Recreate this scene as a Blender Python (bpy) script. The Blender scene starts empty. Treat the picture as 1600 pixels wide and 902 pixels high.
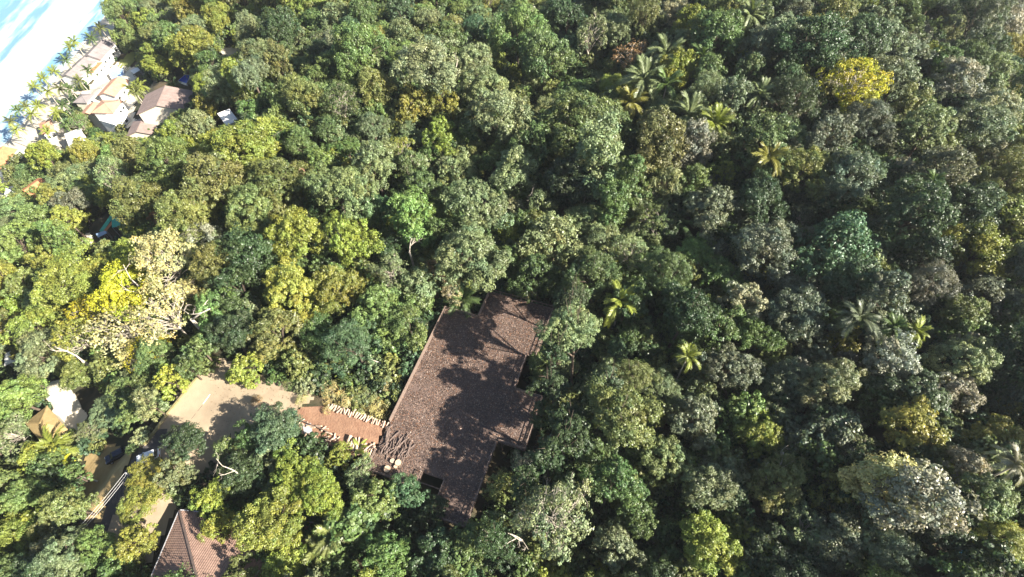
import bpy, math, random
import numpy as np
from mathutils import Matrix, Vector

# ------------------------------------------------------------------ camera, sky, sun, exposure
SC = bpy.context.scene
COL = SC.collection
FPX = 850.0                                   # focal length in photo pixels (1600 wide)
CAM_H = 97.0                                  # drone height above the deck floor (z = 0)
NAD = np.array([20., 600., 850.]); NAD /= np.linalg.norm(NAD)      # straight down, in lens axes
AXF = np.array([0, 0, 1.]) - NAD * NAD[2]; AXF /= np.linalg.norm(AXF)
AXR = np.cross(NAD, AXF)
if AXR[0] < 0: AXR = -AXR
cam = bpy.data.cameras.new('camera'); cam.sensor_width = 36; cam.lens = FPX / 1600 * 36
cam.clip_start = 1; cam.clip_end = 6000
camo = bpy.data.objects.new('camera', cam); COL.objects.link(camo); SC.camera = camo
_up = -NAD
M = Matrix(((AXR[0], -AXR[1], -AXR[2], 0), (AXF[0], -AXF[1], -AXF[2], 0), (_up[0], -_up[1], -_up[2], CAM_H), (0, 0, 0, 1)))
camo.matrix_world = M

LIGHT = np.array([-0.74, 0.36, -0.565]); LIGHT /= np.linalg.norm(LIGHT)   # the way sunlight travels
SUN_EL = math.asin(-LIGHT[2]); SUN_AZ = math.atan2(-LIGHT[0], -LIGHT[1])
w = bpy.data.worlds.new('World'); SC.world = w; w.use_nodes = True
nt = w.node_tree
sky = nt.nodes.new('ShaderNodeTexSky'); sky.sky_type = 'NISHITA'; sky.sun_disc = False
sky.sun_elevation = SUN_EL; sky.sun_rotation = SUN_AZ
nt.links.new(sky.outputs[0], nt.nodes['Background'].inputs[0]); nt.nodes['Background'].inputs[1].default_value = 0.05
sun = bpy.data.lights.new('sun', 'SUN'); sun.energy = 5.0; sun.angle = math.radians(0.53); sun.color = (1, 0.93, 0.82)
suno = bpy.data.objects.new('sun', sun); COL.objects.link(suno)
suno.rotation_euler = Vector(LIGHT).to_track_quat('-Z', 'Y').to_euler()
SC.view_settings.view_transform = 'Standard'; SC.view_settings.look = 'None'
SC.view_settings.gamma = 1; SC.view_settings.use_curve_mapping = False
SC.view_settings.exposure = 1.95
SC.cycles.max_bounces = 6; SC.cycles.diffuse_bounces = 3; SC.cycles.transmission_bounces = 3

rng = np.random.default_rng(7)
random.seed(7)

# ------------------------------------------------------------------ geometry of the place
def gpt(u, v, z):
    d = np.array([u - 800., v - 451., FPX])
    r = np.array([d @ AXR, d @ AXF, -(d @ NAD)])
    return np.array([0, 0, CAM_H]) + r * ((z - CAM_H) / r[2])

def proj(p):
    q = np.asarray(p, float) - np.array([0, 0, CAM_H])
    c0 = q @ np.array([AXR[0], AXF[0], -NAD[0]]); c1 = q @ np.array([AXR[1], AXF[1], -NAD[1]]); c2 = q @ np.array([AXR[2], AXF[2], -NAD[2]])
    return 800 + FPX * c0 / c2, 451 + FPX * c1 / c2, c2

def ss(t):
    t = np.clip(t, 0, 1); return t * t * (3 - 2 * t)

def vnoise(x, y, s, seed):
    x = np.asarray(x, float) / s; y = np.asarray(y, float) / s
    xi = np.floor(x).astype(np.int64); yi = np.floor(y).astype(np.int64); fx = ss(x - xi); fy = ss(y - yi)
    def h(a, b):
        n = (a * 374761393 + b * 668265263 + seed * 1442695041) & 0x7fffffff
        n = ((n ^ (n >> 13)) * 1274126177) & 0x7fffffff
        return ((n ^ (n >> 16)) & 0xffff) / 65535.0
    return (h(xi, yi) * (1 - fx) + h(xi + 1, yi) * fx) * (1 - fy) + (h(xi, yi + 1) * (1 - fx) + h(xi + 1, yi + 1) * fx) * fy - 0.5

A_ = math.radians(20.5)
BX = np.array([math.cos(A_), -math.sin(A_)]); AY = np.array([math.sin(A_), math.cos(A_)])   # across / along the deck
def dk(b, a): return BX * b + AY * a

PADS = []    # (x, y, radius, level)
def pad(u, v, z, r):
    p = gpt(u, v, z); PADS.append((p[0], p[1], r, z)); return p
for t in np.linspace(0, 1, 7):                                  # the road and its widening
    pad(345 + (150 - 345) * t, 590 + (850 - 590) * t, -2 - 6.5 * t, 9)
pad(400, 620, -1.6, 8); pad(450, 630, -1.2, 7); pad(485, 640, -0.9, 5)

def terr(x, y):
    x = np.asarray(x, float); y = np.asarray(y, float)
    z = -4.0 - 41.5 * ss((-48 - x) / 142) ** 0.9
    crest = 96 + 0.30 * (y - 60)                               # the hill goes on rising to a crest on the right, then drops away
    z = z + 17 * ss((x + 4) / 84) - 0.62 * np.maximum(np.sqrt((x - crest) ** 2 + 64) + (x - crest), 0) / 2 + 0.45 * np.maximum(x - crest - 190, 0)
    z = z - 0.06 * np.maximum(y - 120, 0) * ss((x + 150) / 100)
    z = z - 3.0 * ss((30 - y) / 40)
    am = ss((x + 190) / 60)
    z = z + am * (7 * vnoise(x, y, 55, 1) + 3 * vnoise(x, y, 21, 2))
    z = np.where(x < -192, np.minimum(z, -45.3 - 0.10 * (-192 - x)), z)
    z = np.maximum(z, -120)
    dx = x - (-8.0); dy = y - 43.0
    bb = x * BX[0] + y * BX[1]; aa = x * AY[0] + y * AY[1]
    dd = np.maximum(np.maximum(-37 - bb, bb + 9), np.maximum(14 - aa, aa - 63))
    wd = ss(1 - dd / 12); z = z * (1 - wd) + wd * (-3.2 - 0.09 * (bb + 36))
    sw = np.zeros_like(z); sz = np.zeros_like(z); mw = np.zeros_like(z)
    for px, py, r, pz in PADS:
        d = np.hypot(x - px, y - py); wk = ss(1 - (d - r * 0.55) / (r * 0.9))
        sw = sw + wk; sz = sz + wk * pz; mw = np.maximum(mw, wk)
    return z * (1 - mw) + mw * sz / np.maximum(sw, 1e-6)

def T(u, v, h=0.0):
    z = -10.0
    for _ in range(14):
        p = gpt(u, v, z + h); z = 0.5 * z + 0.5 * float(terr(p[0], p[1]))
    p = gpt(u, v, z + h); return np.array([p[0], p[1], z])

for u_, v_, r_ in [(100, 625, 8), (88, 680, 8), (172, 355, 9), (130, 380, 5), (260, 160, 16), (230, 200, 9), (170, 105, 12), (140, 115, 10), (185, 150, 14), (160, 178, 12), (90, 215, 14), (120, 228, 10), (362, 188, 8), (15, 245, 9), (68, 295, 9), (20, 568, 5), (1492, 882, 6), (1515, 900, 8), (365, 86, 12), (465, 275, 6), (195, 95, 8), (287, 122, 6)]:
    q_ = T(u_, v_); PADS.append((q_[0], q_[1], r_, float(q_[2])))

def inpoly(px, py, poly):
    px = np.asarray(px, float); py = np.asarray(py, float); c = np.zeros(px.shape, bool); n = len(poly)
    for i in range(n):
        x1, y1 = poly[i]; x2, y2 = poly[(i + 1) % n]
        if y1 == y2: continue
        c ^= ((y1 > py) != (y2 > py)) & (px < (x2 - x1) * (py - y1) / (y2 - y1) + x1)
    return c

# ------------------------------------------------------------------ materials
def mat(name, col, rough=0.8, spec=0.3, noise=None, noise_amt=0.25, col2=None, bump=0.0, bscale=None, metal=0.0, detail=6):
    m = bpy.data.materials.new(name); m.use_nodes = True; n = m.node_tree; b = n.nodes['Principled BSDF']
    b.inputs['Roughness'].default_value = rough; b.inputs['Specular IOR Level'].default_value = spec; b.inputs['Metallic'].default_value = metal
    if noise:
        tc = n.nodes.new('ShaderNodeTexCoord'); tx = n.nodes.new('ShaderNodeTexNoise'); tx.inputs['Scale'].default_value = noise; tx.inputs['Detail'].default_value = detail
        tx.inputs['Roughness'].default_value = 0.65
        n.links.new(tc.outputs['Object'], tx.inputs['Vector'])
        rp = n.nodes.new('ShaderNodeValToRGB'); rp.color_ramp.elements[0].position = 0.3; rp.color_ramp.elements[1].position = 0.7
        c2 = col2 or tuple(c * (1 + noise_amt) for c in col); c1 = tuple(c * (1 - noise_amt) for c in col) if not col2 else col
        rp.color_ramp.elements[0].color = (*c1, 1); rp.color_ramp.elements[1].color = (*c2, 1)
        n.links.new(tx.outputs[0], rp.inputs[0]); n.links.new(rp.outputs[0], b.inputs['Base Color'])
        if bump:
            t2 = n.nodes.new('ShaderNodeTexNoise'); t2.inputs['Scale'].default_value = bscale or noise * 3; t2.inputs['Detail'].default_value = 5
            n.links.new(tc.outputs['Object'], t2.inputs['Vector'])
            bp = n.nodes.new('ShaderNodeBump'); bp.inputs['Strength'].default_value = bump; bp.inputs['Distance'].default_value = 0.3
            n.links.new(t2.outputs[0], bp.inputs['Height']); n.links.new(bp.outputs[0], b.inputs['Normal'])
    else:
        b.inputs['Base Color'].default_value = (*col, 1)
    return m

def leaf_material(name, rough, spec, transl):
    m = bpy.data.materials.new(name); m.use_nodes = True; n = m.node_tree; b = n.nodes['Principled BSDF']
    oi = n.nodes.new('ShaderNodeObjectInfo')
    ia = n.nodes.new('ShaderNodeAttribute'); ia.attribute_type = 'INSTANCER'; ia.attribute_name = 'icol'
    ta = n.nodes.new('ShaderNodeAttribute'); ta.attribute_name = 'tint'
    ad = n.nodes.new('ShaderNodeMix'); ad.data_type = 'RGBA'; ad.blend_type = 'ADD'; ad.inputs[0].default_value = 1
    n.links.new(oi.outputs['Color'], ad.inputs[6]); n.links.new(ia.outputs['Color'], ad.inputs[7])
    mu = n.nodes.new('ShaderNodeMix'); mu.data_type = 'RGBA'; mu.blend_type = 'MULTIPLY'; mu.inputs[0].default_value = 1
    n.links.new(ad.outputs[2], mu.inputs[6]); n.links.new(ta.outputs['Color'], mu.inputs[7])
    n.links.new(mu.outputs[2], b.inputs['Base Color'])
    b.inputs['Roughness'].default_value = rough; b.inputs['Specular IOR Level'].default_value = spec
    tr = n.nodes.new('ShaderNodeBsdfTranslucent')
    g = n.nodes.new('ShaderNodeMix'); g.data_type = 'RGBA'; g.blend_type = 'MULTIPLY'; g.inputs[0].default_value = 1
    g.inputs[7].default_value = (1.15, 1.2, 0.55, 1)
    n.links.new(mu.outputs[2], g.inputs[6]); n.links.new(g.outputs[2], tr.inputs[0])
    mx = n.nodes.new('ShaderNodeMixShader'); mx.inputs[0].default_value = transl
    n.links.new(b.outputs[0], mx.inputs[1]); n.links.new(tr.outputs[0], mx.inputs[2])
    n.links.new(mx.outputs[0], n.nodes['Material Output'].inputs[0])
    return m

M_LEAF = leaf_material('leaves', 0.45, 0.45, 0.24)
M_BARK = mat('bark', (0.10, 0.075, 0.055), 0.9, noise=1.6, noise_amt=0.4)
M_PALE = mat('pale_bark', (0.42, 0.37, 0.30), 0.85, noise=1.1, noise_amt=0.3)
M_SOIL = None
M_DECK = mat('weathered_deck_boards', (0.085, 0.058, 0.047), 0.9, noise=0.35, col2=(0.15, 0.105, 0.085), bump=0.4, bscale=4)
M_RAIL = mat('weathered_rail_wood', (0.20, 0.145, 0.115), 0.85, noise=2.5, noise_amt=0.3)
M_EARTH = mat('red_earth', (0.19, 0.10, 0.062), 0.95, noise=0.8, col2=(0.27, 0.16, 0.10), bump=0.5, bscale=3)
M_PAVE = mat('pale_concrete_paving', (0.26, 0.20, 0.135), 0.9, noise=0.22, col2=(0.37, 0.295, 0.20), bump=0.15, bscale=5, detail=10)
M_ASPH = mat('dusty_asphalt', (0.06, 0.055, 0.052), 0.9, noise=0.5, noise_amt=0.25, bump=0.1, bscale=8)
M_DIRT = mat('yellow_dirt', (0.26, 0.18, 0.075), 0.95, noise=0.5, col2=(0.36, 0.27, 0.13), bump=0.3, bscale=4)
M_SAND = mat('beach_sand', (0.42, 0.37, 0.29), 0.9, noise=0.12, col2=(0.50, 0.45, 0.36), bump=0.2, bscale=1)
M_WHITE = mat('white_plaster', (0.72, 0.71, 0.67), 0.8, noise=0.5, noise_amt=0.06)
M_CREAM = mat('cream_plaster', (0.60, 0.54, 0.43), 0.8, noise=0.5, noise_amt=0.10)
M_GREYR = mat('grey_roof_sheet', (0.21, 0.185, 0.18), 0.75, noise=0.35, noise_amt=0.2)
M_DARKR = mat('dark_grey_roof', (0.06, 0.06, 0.05), 0.9, noise=0.6, noise_amt=0.3)  # plain dark grey, tone varied at random
M_BRNR = mat('taupe_roof_tiles', (0.215, 0.16, 0.14), 0.8, noise=0.6, noise_amt=0.2)
M_TERR = mat('faded_terracotta', (0.42, 0.24, 0.16), 0.85, noise=0.5, noise_amt=0.18)
M_ORAN = mat('orange_terracotta', (0.46, 0.20, 0.095), 0.85, noise=0.5, noise_amt=0.18)
M_TILE = mat('brown_clay_tiles', (0.20, 0.125, 0.095), 0.85, noise=0.9, col2=(0.29, 0.19, 0.145))
M_GLASS = mat('dark_window_glass', (0.03, 0.035, 0.04), 0.1, 0.6)
M_WOOD = mat('brown_timber', (0.16, 0.10, 0.06), 0.8, noise=2, noise_amt=0.3)
M_METAL = mat('grey_painted_metal', (0.34, 0.34, 0.35), 0.5, noise=1, noise_amt=0.1)
M_CUT = mat('fresh_cut_wood', (0.52, 0.37, 0.24), 0.85, noise=4, noise_amt=0.25)
M_SPLIT = mat('split_firewood', (0.42, 0.31, 0.23), 0.85, noise=3, noise_amt=0.35)
M_DARKW = mat('dark_old_wood', (0.13, 0.095, 0.08), 0.9, noise=3, noise_amt=0.4)
M_TEAL = mat('teal_tarpaulin', (0.05, 0.36, 0.27), 0.6, noise=0.8, noise_amt=0.12)
M_BLUE = mat('bright_blue_cover', (0.02, 0.26, 0.62), 0.4, noise=0.8, noise_amt=0.1)
M_POOL = mat('deep_blue_pool_water', (0.01, 0.07, 0.50), 0.05, 0.5, noise=0.6, noise_amt=0.15)
M_PALEPOOL = mat('pale_blue_pool_water', (0.28, 0.40, 0.58), 0.1, 0.5, noise=0.6, noise_amt=0.1)
M_BLACK = mat('black_car_paint', (0.012, 0.015, 0.03), 0.15, 0.6)
M_CARW = mat('white_car_paint', (0.75, 0.76, 0.77), 0.2, 0.5)
M_RUBBER = mat('black_rubber', (0.02, 0.02, 0.02), 0.8)
M_LAMP = mat('clear_lamp_plastic', (0.6, 0.6, 0.6), 0.15, 0.6)
M_REDL = mat('red_lamp_plastic', (0.4, 0.02, 0.02), 0.2, 0.6)
M_CABLE = mat('grey_cable_sheath', (0.55, 0.54, 0.52), 0.5)
M_FABRIC = mat('white_shade_cloth', (0.75, 0.74, 0.70), 0.8)
M_ROCK = mat('grey_rock', (0.20, 0.185, 0.17), 0.9, noise=0.35, col2=(0.33, 0.31, 0.28), bump=0.8, bscale=1.2)
M_LAWN = mat('mown_lawn', (0.13, 0.155, 0.035), 0.9, noise=0.4, col2=(0.19, 0.20, 0.06), bump=0.3, bscale=6)
M_MOSS = mat('mossy_kerb_concrete', (0.20, 0.18, 0.06), 0.95, noise=1.2, col2=(0.30, 0.25, 0.15))

# forest floor
m = bpy.data.materials.new('forest_floor'); m.use_nodes = True; n = m.node_tree; b = n.nodes['Principled BSDF']; b.inputs['Roughness'].default_value = 0.95
tc = n.nodes.new('ShaderNodeTexCoord'); t1 = n.nodes.new('ShaderNodeTexNoise'); t1.inputs['Scale'].default_value = 0.25; t1.inputs['Detail'].default_value = 10
n.links.new(tc.outputs['Object'], t1.inputs['Vector']); rp = n.nodes.new('ShaderNodeValToRGB')
rp.color_ramp.elements[0].color = (0.022, 0.026, 0.010, 1); rp.color_ramp.elements[1].color = (0.085, 0.06, 0.032, 1)
rp.color_ramp.elements[0].position = 0.38; rp.color_ramp.elements[1].position = 0.66
n.links.new(t1.outputs[0], rp.inputs[0]); n.links.new(rp.outputs[0], b.inputs['Base Color'])
bp = n.nodes.new('ShaderNodeBump'); bp.inputs['Strength'].default_value = 0.6; t2 = n.nodes.new('ShaderNodeTexNoise'); t2.inputs['Scale'].default_value = 2
n.links.new(tc.outputs['Object'], t2.inputs['Vector']); n.links.new(t2.outputs[0], bp.inputs['Height']); n.links.new(bp.outputs[0], b.inputs['Normal'])
M_SOIL = m

# sea: bands of foam that run along the shore (object x = distance across the beach)
m = bpy.data.materials.new('sea_water'); m.use_nodes = True; n = m.node_tree; b = n.nodes['Principled BSDF']
b.inputs['Roughness'].default_value = 0.25; b.inputs['Specular IOR Level'].default_value = 0.5
tc = n.nodes.new('ShaderNodeTexCoord'); sx = n.nodes.new('ShaderNodeSeparateXYZ'); n.links.new(tc.outputs['Object'], sx.inputs[0])
mp = n.nodes.new('ShaderNodeMapping'); mp.inputs['Scale'].default_value = (0.16, 0.03, 1); n.links.new(tc.outputs['Object'], mp.inputs[0])
nz = n.nodes.new('ShaderNodeTexNoise'); nz.inputs['Scale'].default_value = 1; nz.inputs['Detail'].default_value = 9; nz.inputs['Roughness'].default_value = 0.62
n.links.new(mp.outputs[0], nz.inputs['Vector'])
mr = n.nodes.new('ShaderNodeMapRange'); mr.inputs[1].default_value = -75; mr.inputs[2].default_value = 0
n.links.new(sx.outputs[0], mr.inputs[0])
fr = n.nodes.new('ShaderNodeValToRGB'); e = fr.color_ramp.elements        # how much foam at each distance from the water's edge
e[0].position = 0.0; e[0].color = (0.30,) * 3 + (1,); e[1].position = 1.0; e[1].color = (0.75,) * 3 + (1,)
for p_, v_ in ((0.30, 0.34), (0.40, 0.58), (0.46, 0.40), (0.54, 0.47), (0.58, 0.78), (0.80, 0.75), (0.86, 0.50), (0.91, 0.40), (0.96, 0.5)):
    k = e.new(p_); k.color = (v_, v_, v_, 1)
n.links.new(mr.outputs[0], fr.inputs[0])
ma = n.nodes.new('ShaderNodeMath'); ma.operation = 'ADD'; n.links.new(fr.outputs[0], ma.inputs[0]); n.links.new(nz.outputs[0], ma.inputs[1])
r2 = n.nodes.new('ShaderNodeValToRGB'); r2.color_ramp.elements[0].position = 0.44; r2.color_ramp.elements[1].position = 0.60
r2.color_ramp.elements[0].color = (0.13, 0.26, 0.36, 1); r2.color_ramp.elements[1].color = (0.62, 0.65, 0.66, 1)
mh = n.nodes.new('ShaderNodeMath'); mh.operation = 'MULTIPLY'; mh.inputs[1].default_value = 0.5; n.links.new(ma.outputs[0], mh.inputs[0])
n.links.new(mh.outputs[0], r2.inputs[0]); n.links.new(r2.outputs[0], b.inputs['Base Color'])
bp = n.nodes.new('ShaderNodeBump'); bp.inputs['Strength'].default_value = 0.35; bp.inputs['Distance'].default_value = 1.0
n.links.new(nz.outputs[0], bp.inputs['Height']); n.links.new(bp.outputs[0], b.inputs['Normal'])
M_SEA = m

# ------------------------------------------------------------------ object helpers
def me_np(name, V, Fq, mats, midx=None, tint=None, smooth=False):
    """mesh from arrays; Fq is an (n,4) or (n,3) array or a list of index lists"""
    me = bpy.data.meshes.new(name)
    V = np.asarray(V, np.float32).reshape(-1, 3)
    if isinstance(Fq, np.ndarray):
        k = Fq.shape[1]; nf = len(Fq)
        me.vertices.add(len(V)); me.vertices.foreach_set('co', V.ravel())
        me.loops.add(nf * k); me.loops.foreach_set('vertex_index', Fq.astype(np.int32).ravel())
        me.polygons.add(nf); me.polygons.foreach_set('loop_start', np.arange(nf, dtype=np.int32) * k)
    else:
        me.from_pydata(V.tolist(), [], [list(map(int, f)) for f in Fq]); nf = len(me.polygons)
    for m_ in (mats if isinstance(mats, (list, tuple)) else [mats]): me.materials.append(m_)
    if midx is not None: me.polygons.foreach_set('material_index', np.asarray(midx, np.int32))
    if tint is not None:
        at = me.attributes.new('tint', 'FLOAT_COLOR', 'FACE')
        at.data.foreach_set('color', np.concatenate([np.asarray(tint, np.float32), np.ones((nf, 1), np.float32)], 1).ravel())
    if smooth: me.polygons.foreach_set('use_smooth', np.ones(nf, bool))
    me.update(calc_edges=True); me.validate()
    return me

def ob(name, me, parent=None, loc=None, rot=None, scale=None, label=None, cat=None, group=None, kind=None):
    o = bpy.data.objects.new(name, me); COL.objects.link(o)
    if parent is not None: o.parent = parent
    if loc is not None: o.location = loc
    if rot is not None: o.rotation_euler = rot
    if scale is not None: o.scale = scale
    if label: o['label'] = label
    if cat: o['category'] = cat
    if group: o['group'] = group
    if kind: o['kind'] = kind
    return o

class MB:
    def __init__(s): s.v = []; s.f = []; s.m = []
    def add(s, vs, fs, mi=0):
        k = len(s.v); s.v += [tuple(map(float, p)) for p in vs]; s.f += [[i + k for i in f] for f in fs]; s.m += [mi] * len(fs); return s
    def box(s, c, d, rz=0.0, mi=0):
        cx, cy, cz = c; a, b_, h = d[0] / 2, d[1] / 2, d[2] / 2; cs, sn = math.cos(rz), math.sin(rz)
        vs = [(cx + x * cs - y * sn, cy + x * sn + y * cs, cz + z) for z in (-h, h) for x, y in ((-a, -b_), (a, -b_), (a, b_), (-a, b_))]
        return s.add(vs, [(3, 2, 1, 0), (4, 5, 6, 7), (0, 1, 5, 4), (1, 2, 6, 5), (2, 3, 7, 6), (3, 0, 4, 7)], mi)
    def beam(s, p, q, w_, h_, mi=0):
        p = np.array(p, float); q = np.array(q, float); d = q - p; d /= np.linalg.norm(d)
        u_ = np.cross(d, (0, 0, 1.)); u_ = np.array([1., 0, 0]) if np.linalg.norm(u_) < 1e-4 else u_ / np.linalg.norm(u_)
        v_ = np.cross(u_, d)
        vs = [e_ + u_ * a * w_ / 2 + v_ * b_ * h_ / 2 for e_ in (p, q) for a, b_ in ((-1, -1), (1, -1), (1, 1), (-1, 1))]
        return s.add(vs, [(3, 2, 1, 0), (4, 5, 6, 7), (0, 1, 5, 4), (1, 2, 6, 5), (2, 3, 7, 6), (3, 0, 4, 7)], mi)
    def tube(s, pts, rad, n_=6, mi=0, cap=None):
        pts = [np.array(p, float) for p in pts]; k = len(s.v); ref = np.array([0.31, 0.17, 0.93])
        rings = []
        for i, p in enumerate(pts):
            d = pts[min(i + 1, len(pts) - 1)] - pts[max(i - 1, 0)]; d /= np.linalg.norm(d) + 1e-9
            u_ = np.cross(d, ref); nu = np.linalg.norm(u_)
            u_ = np.cross(d, (1., 0, 0)) if nu < 0.05 else u_; u_ /= np.linalg.norm(u_); v_ = np.cross(d, u_)
            r = rad[i] if hasattr(rad, '__len__') else rad
            rings.append([p + (u_ * math.cos(a) + v_ * math.sin(a)) * r for a in np.linspace(0, 2 * math.pi, n_, endpoint=False)])
        vs = [q for r in rings for q in r]; fs = []
        for i in range(len(pts) - 1):
            for j in range(n_): fs.append((i * n_ + j, i * n_ + (j + 1) % n_, (i + 1) * n_ + (j + 1) % n_, (i + 1) * n_ + j))
        s.add(vs, fs, mi)
        L = (len(pts) - 1) * n_
        s.f += [[k + j for j in reversed(range(n_))], [k + L + j for j in range(n_)]]; s.m += [mi if cap is None else cap] * 2
        return s
    def slab(s, poly, z0, z1, mi=0):
        n_ = len(poly); vs = [(p[0], p[1], z0) for p in poly] + [(p[0], p[1], z1) for p in poly]
        fs = [list(range(n_ - 1, -1, -1)), list(range(n_, 2 * n_))] + [[i, (i + 1) % n_, n_ + (i + 1) % n_, n_ + i] for i in range(n_)]
        return s.add(vs, fs, mi)
    def mesh(s, name, mats, smooth=False): return me_np(name, s.v, s.f, mats, s.m if isinstance(mats, (list, tuple)) else None, smooth=smooth)
    def build(s, name, mats, parent=None, smooth=False, **k): return ob(name, s.mesh(name, mats, smooth), parent, **k)

def ccw(poly):
    a = sum(poly[i][0] * poly[(i + 1) % len(poly)][1] - poly[(i + 1) % len(poly)][0] * poly[i][1] for i in range(len(poly)))
    return list(poly) if a > 0 else list(reversed(poly))

# ------------------------------------------------------------------ what must stay in sight (photo outlines of open places, used to keep trunks and crowns out of the sight lines)
OPEN = {
 'deck': [(690, 490), (748, 500), (770, 462), (860, 490), (815, 572), (803, 612), (838, 625), (822, 695), (780, 692), (755, 760), (735, 770), (700, 765), (660, 752), (590, 738), (612, 662)],
 'bank': [(500, 605), (612, 575), (640, 545), (622, 640), (612, 662), (510, 630)],
 'deck_low': [(685, 770), (735, 770), (722, 818), (690, 806)],
 'ramp': [(470, 655), (500, 635), (612, 668), (598, 706), (560, 690)],
 'road': [(345, 575), (300, 605), (255, 665), (300, 660), (345, 690), (385, 655), (420, 640), (460, 660), (498, 632), (468, 614), (380, 600)],
 'drive': [(215, 722), (172, 690), (150, 730), (140, 790), (165, 835), (200, 790), (190, 760), (205, 735)],
 'car': [(228, 705), (246, 705), (246, 720), (224, 720)],
 'roadlow': [(235, 680), (255, 668), (262, 690), (235, 708)],
 'bigroof': [(249, 128), (305, 142), (295, 172), (285, 182), (216, 208), (222, 182)],
 'annex': [(222, 188), (250, 186), (240, 210), (216, 210)],
 'pool': [(275, 128), (290, 112), (300, 116), (295, 134)],
 'longroof': [(163, 62), (183, 68), (140, 118), (105, 122)],
 'terra': [(195, 122), (205, 135), (200, 188), (170, 196), (140, 178), (165, 135)],
 'pale': [(68, 200), (95, 200), (118, 215), (140, 222), (125, 240), (95, 228), (62, 218)],
 'white': [(334, 184), (362, 178), (374, 190), (355, 198)],
 'clear': [(348, 80), (385, 80), (378, 92), (348, 94)],
 'lawn': [(180, 105), (207, 82), (212, 86), (195, 108)],
 'poolb': [(170, 118), (192, 110), (190, 116), (172, 126)],
 'orange': [(0, 250), (14, 230), (30, 235), (45, 238), (20, 250)],
 'orange2': [(53, 300), (80, 277), (82, 290), (54, 308)],
 'tent': [(7, 306), (20, 288), (24, 304)],
 'court': [(138, 374), (166, 330), (200, 336), (208, 352), (172, 374)],
 'patio_sun_gap': [(108, 602), (150, 606), (150, 645), (112, 655)],  # added strip kept free of trees so sun reaches the patio
 'path2': [(122, 385), (142, 366), (140, 388)],
 'patio': [(72, 606), (100, 600), (120, 630), (110, 648), (80, 680), (98, 625)],
 'roof2': [(66, 660), (85, 650), (108, 668), (105, 690), (75, 695)],
 'whiteb': [(5, 568), (14, 558), (28, 566)],
 'tile': [(281, 802), (268, 828), (240, 898), (345, 898), (322, 860), (303, 835), (296, 815)],
 'redroof': [(452, 276), (468, 266), (478, 274)],
 'cover': [(1480, 866), (1502, 866), (1504, 900), (1482, 900)],
 'grey': [(1508, 886), (1525, 886), (1525, 902), (1508, 902)],
 'palmgrove': [(45, 190), (62, 148), (128, 100), (150, 108), (140, 165), (100, 195)],
 'yard': [(152, 108), (215, 98), (226, 140), (212, 196), (160, 204), (140, 180)],
 'beach': [(-80, -60), (195, -60), (165, 30), (95, 90), (25, 180), (-80, 260)],
}
_ring = np.linspace(0, 2 * math.pi, 12, endpoint=False)
def hits_open(u, v, r, skip=()):
    uu = u + np.cos(_ring) * r; vv = v + np.sin(_ring) * r
    uu = np.append(uu, u); vv = np.append(vv, v)
    for k_, pl in OPEN.items():
        if k_ in skip: continue
        if inpoly(uu, vv, pl).any(): return True
        for a, b_ in pl:
            if (a - u) ** 2 + (b_ - v) ** 2 < r * r: return True
    return False

# ------------------------------------------------------------------ the ground, the sea, the beach
def axis(lo, hi, step, far_lo, far_hi):
    core = np.arange(lo, hi + step, step)
    l = lo - np.cumsum(np.geomspace(step * 1.5, 160, 16)); r = core[-1] + np.cumsum(np.geomspace(step * 1.5, 160, 16))
    return np.concatenate([l[::-1], core, r])
gx = axis(-240, 340, 1.6, 0, 0); gy = axis(-40, 340, 1.6, 0, 0)
GX, GY = np.meshgrid(gx, gy); GZ = terr(GX, GY)
GZ = GZ - 0.0
V = np.stack([GX, GY, GZ], -1).reshape(-1, 3); nx, ny = len(gx), len(gy)
ii = np.arange(nx * ny).reshape(ny, nx); Fq = np.stack([ii[:-1, :-1], ii[:-1, 1:], ii[1:, 1:], ii[1:, :-1]], -1).reshape(-1, 4)
ob('ground', me_np('ground', V, Fq, M_SOIL, smooth=True), kind='structure')

def drape(name, poly, material, lift, step=1.0, wob=0.0, kind='structure', zf=None):
    """a sheet that lies on the ground, with its own thickness and an uneven edge"""
    poly = np.array(poly); x0, y0 = poly.min(0); x1, y1 = poly.max(0)
    xs = np.arange(x0 - step, x1 + step * 2, step); ys = np.arange(y0 - step, y1 + step * 2, step)
    X, Y = np.meshgrid(xs, ys)
    ins = inpoly(X + wob * 2 * vnoise(X, Y, 2.2, 5), Y + wob * 2 * vnoise(X, Y, 2.2, 6), [tuple(p) for p in poly])
    Z = (terr(X, Y) if zf is None else zf(X, Y)) + lift
    idx = np.arange(X.size).reshape(X.shape)
    k = ins[:-1, :-1] & ins[:-1, 1:] & ins[1:, 1:] & ins[1:, :-1]
    Fq_ = np.stack([idx[:-1, :-1], idx[:-1, 1:], idx[1:, 1:], idx[1:, :-1]], -1)[k]
    used = np.unique(Fq_); rm = np.zeros(X.size, int); rm[used] = np.arange(len(used))
    V_ = np.stack([X, Y, Z], -1).reshape(-1, 3)[used]
    return ob(name, me_np(name, V_, rm[Fq_], material, smooth=True), kind=kind)

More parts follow.
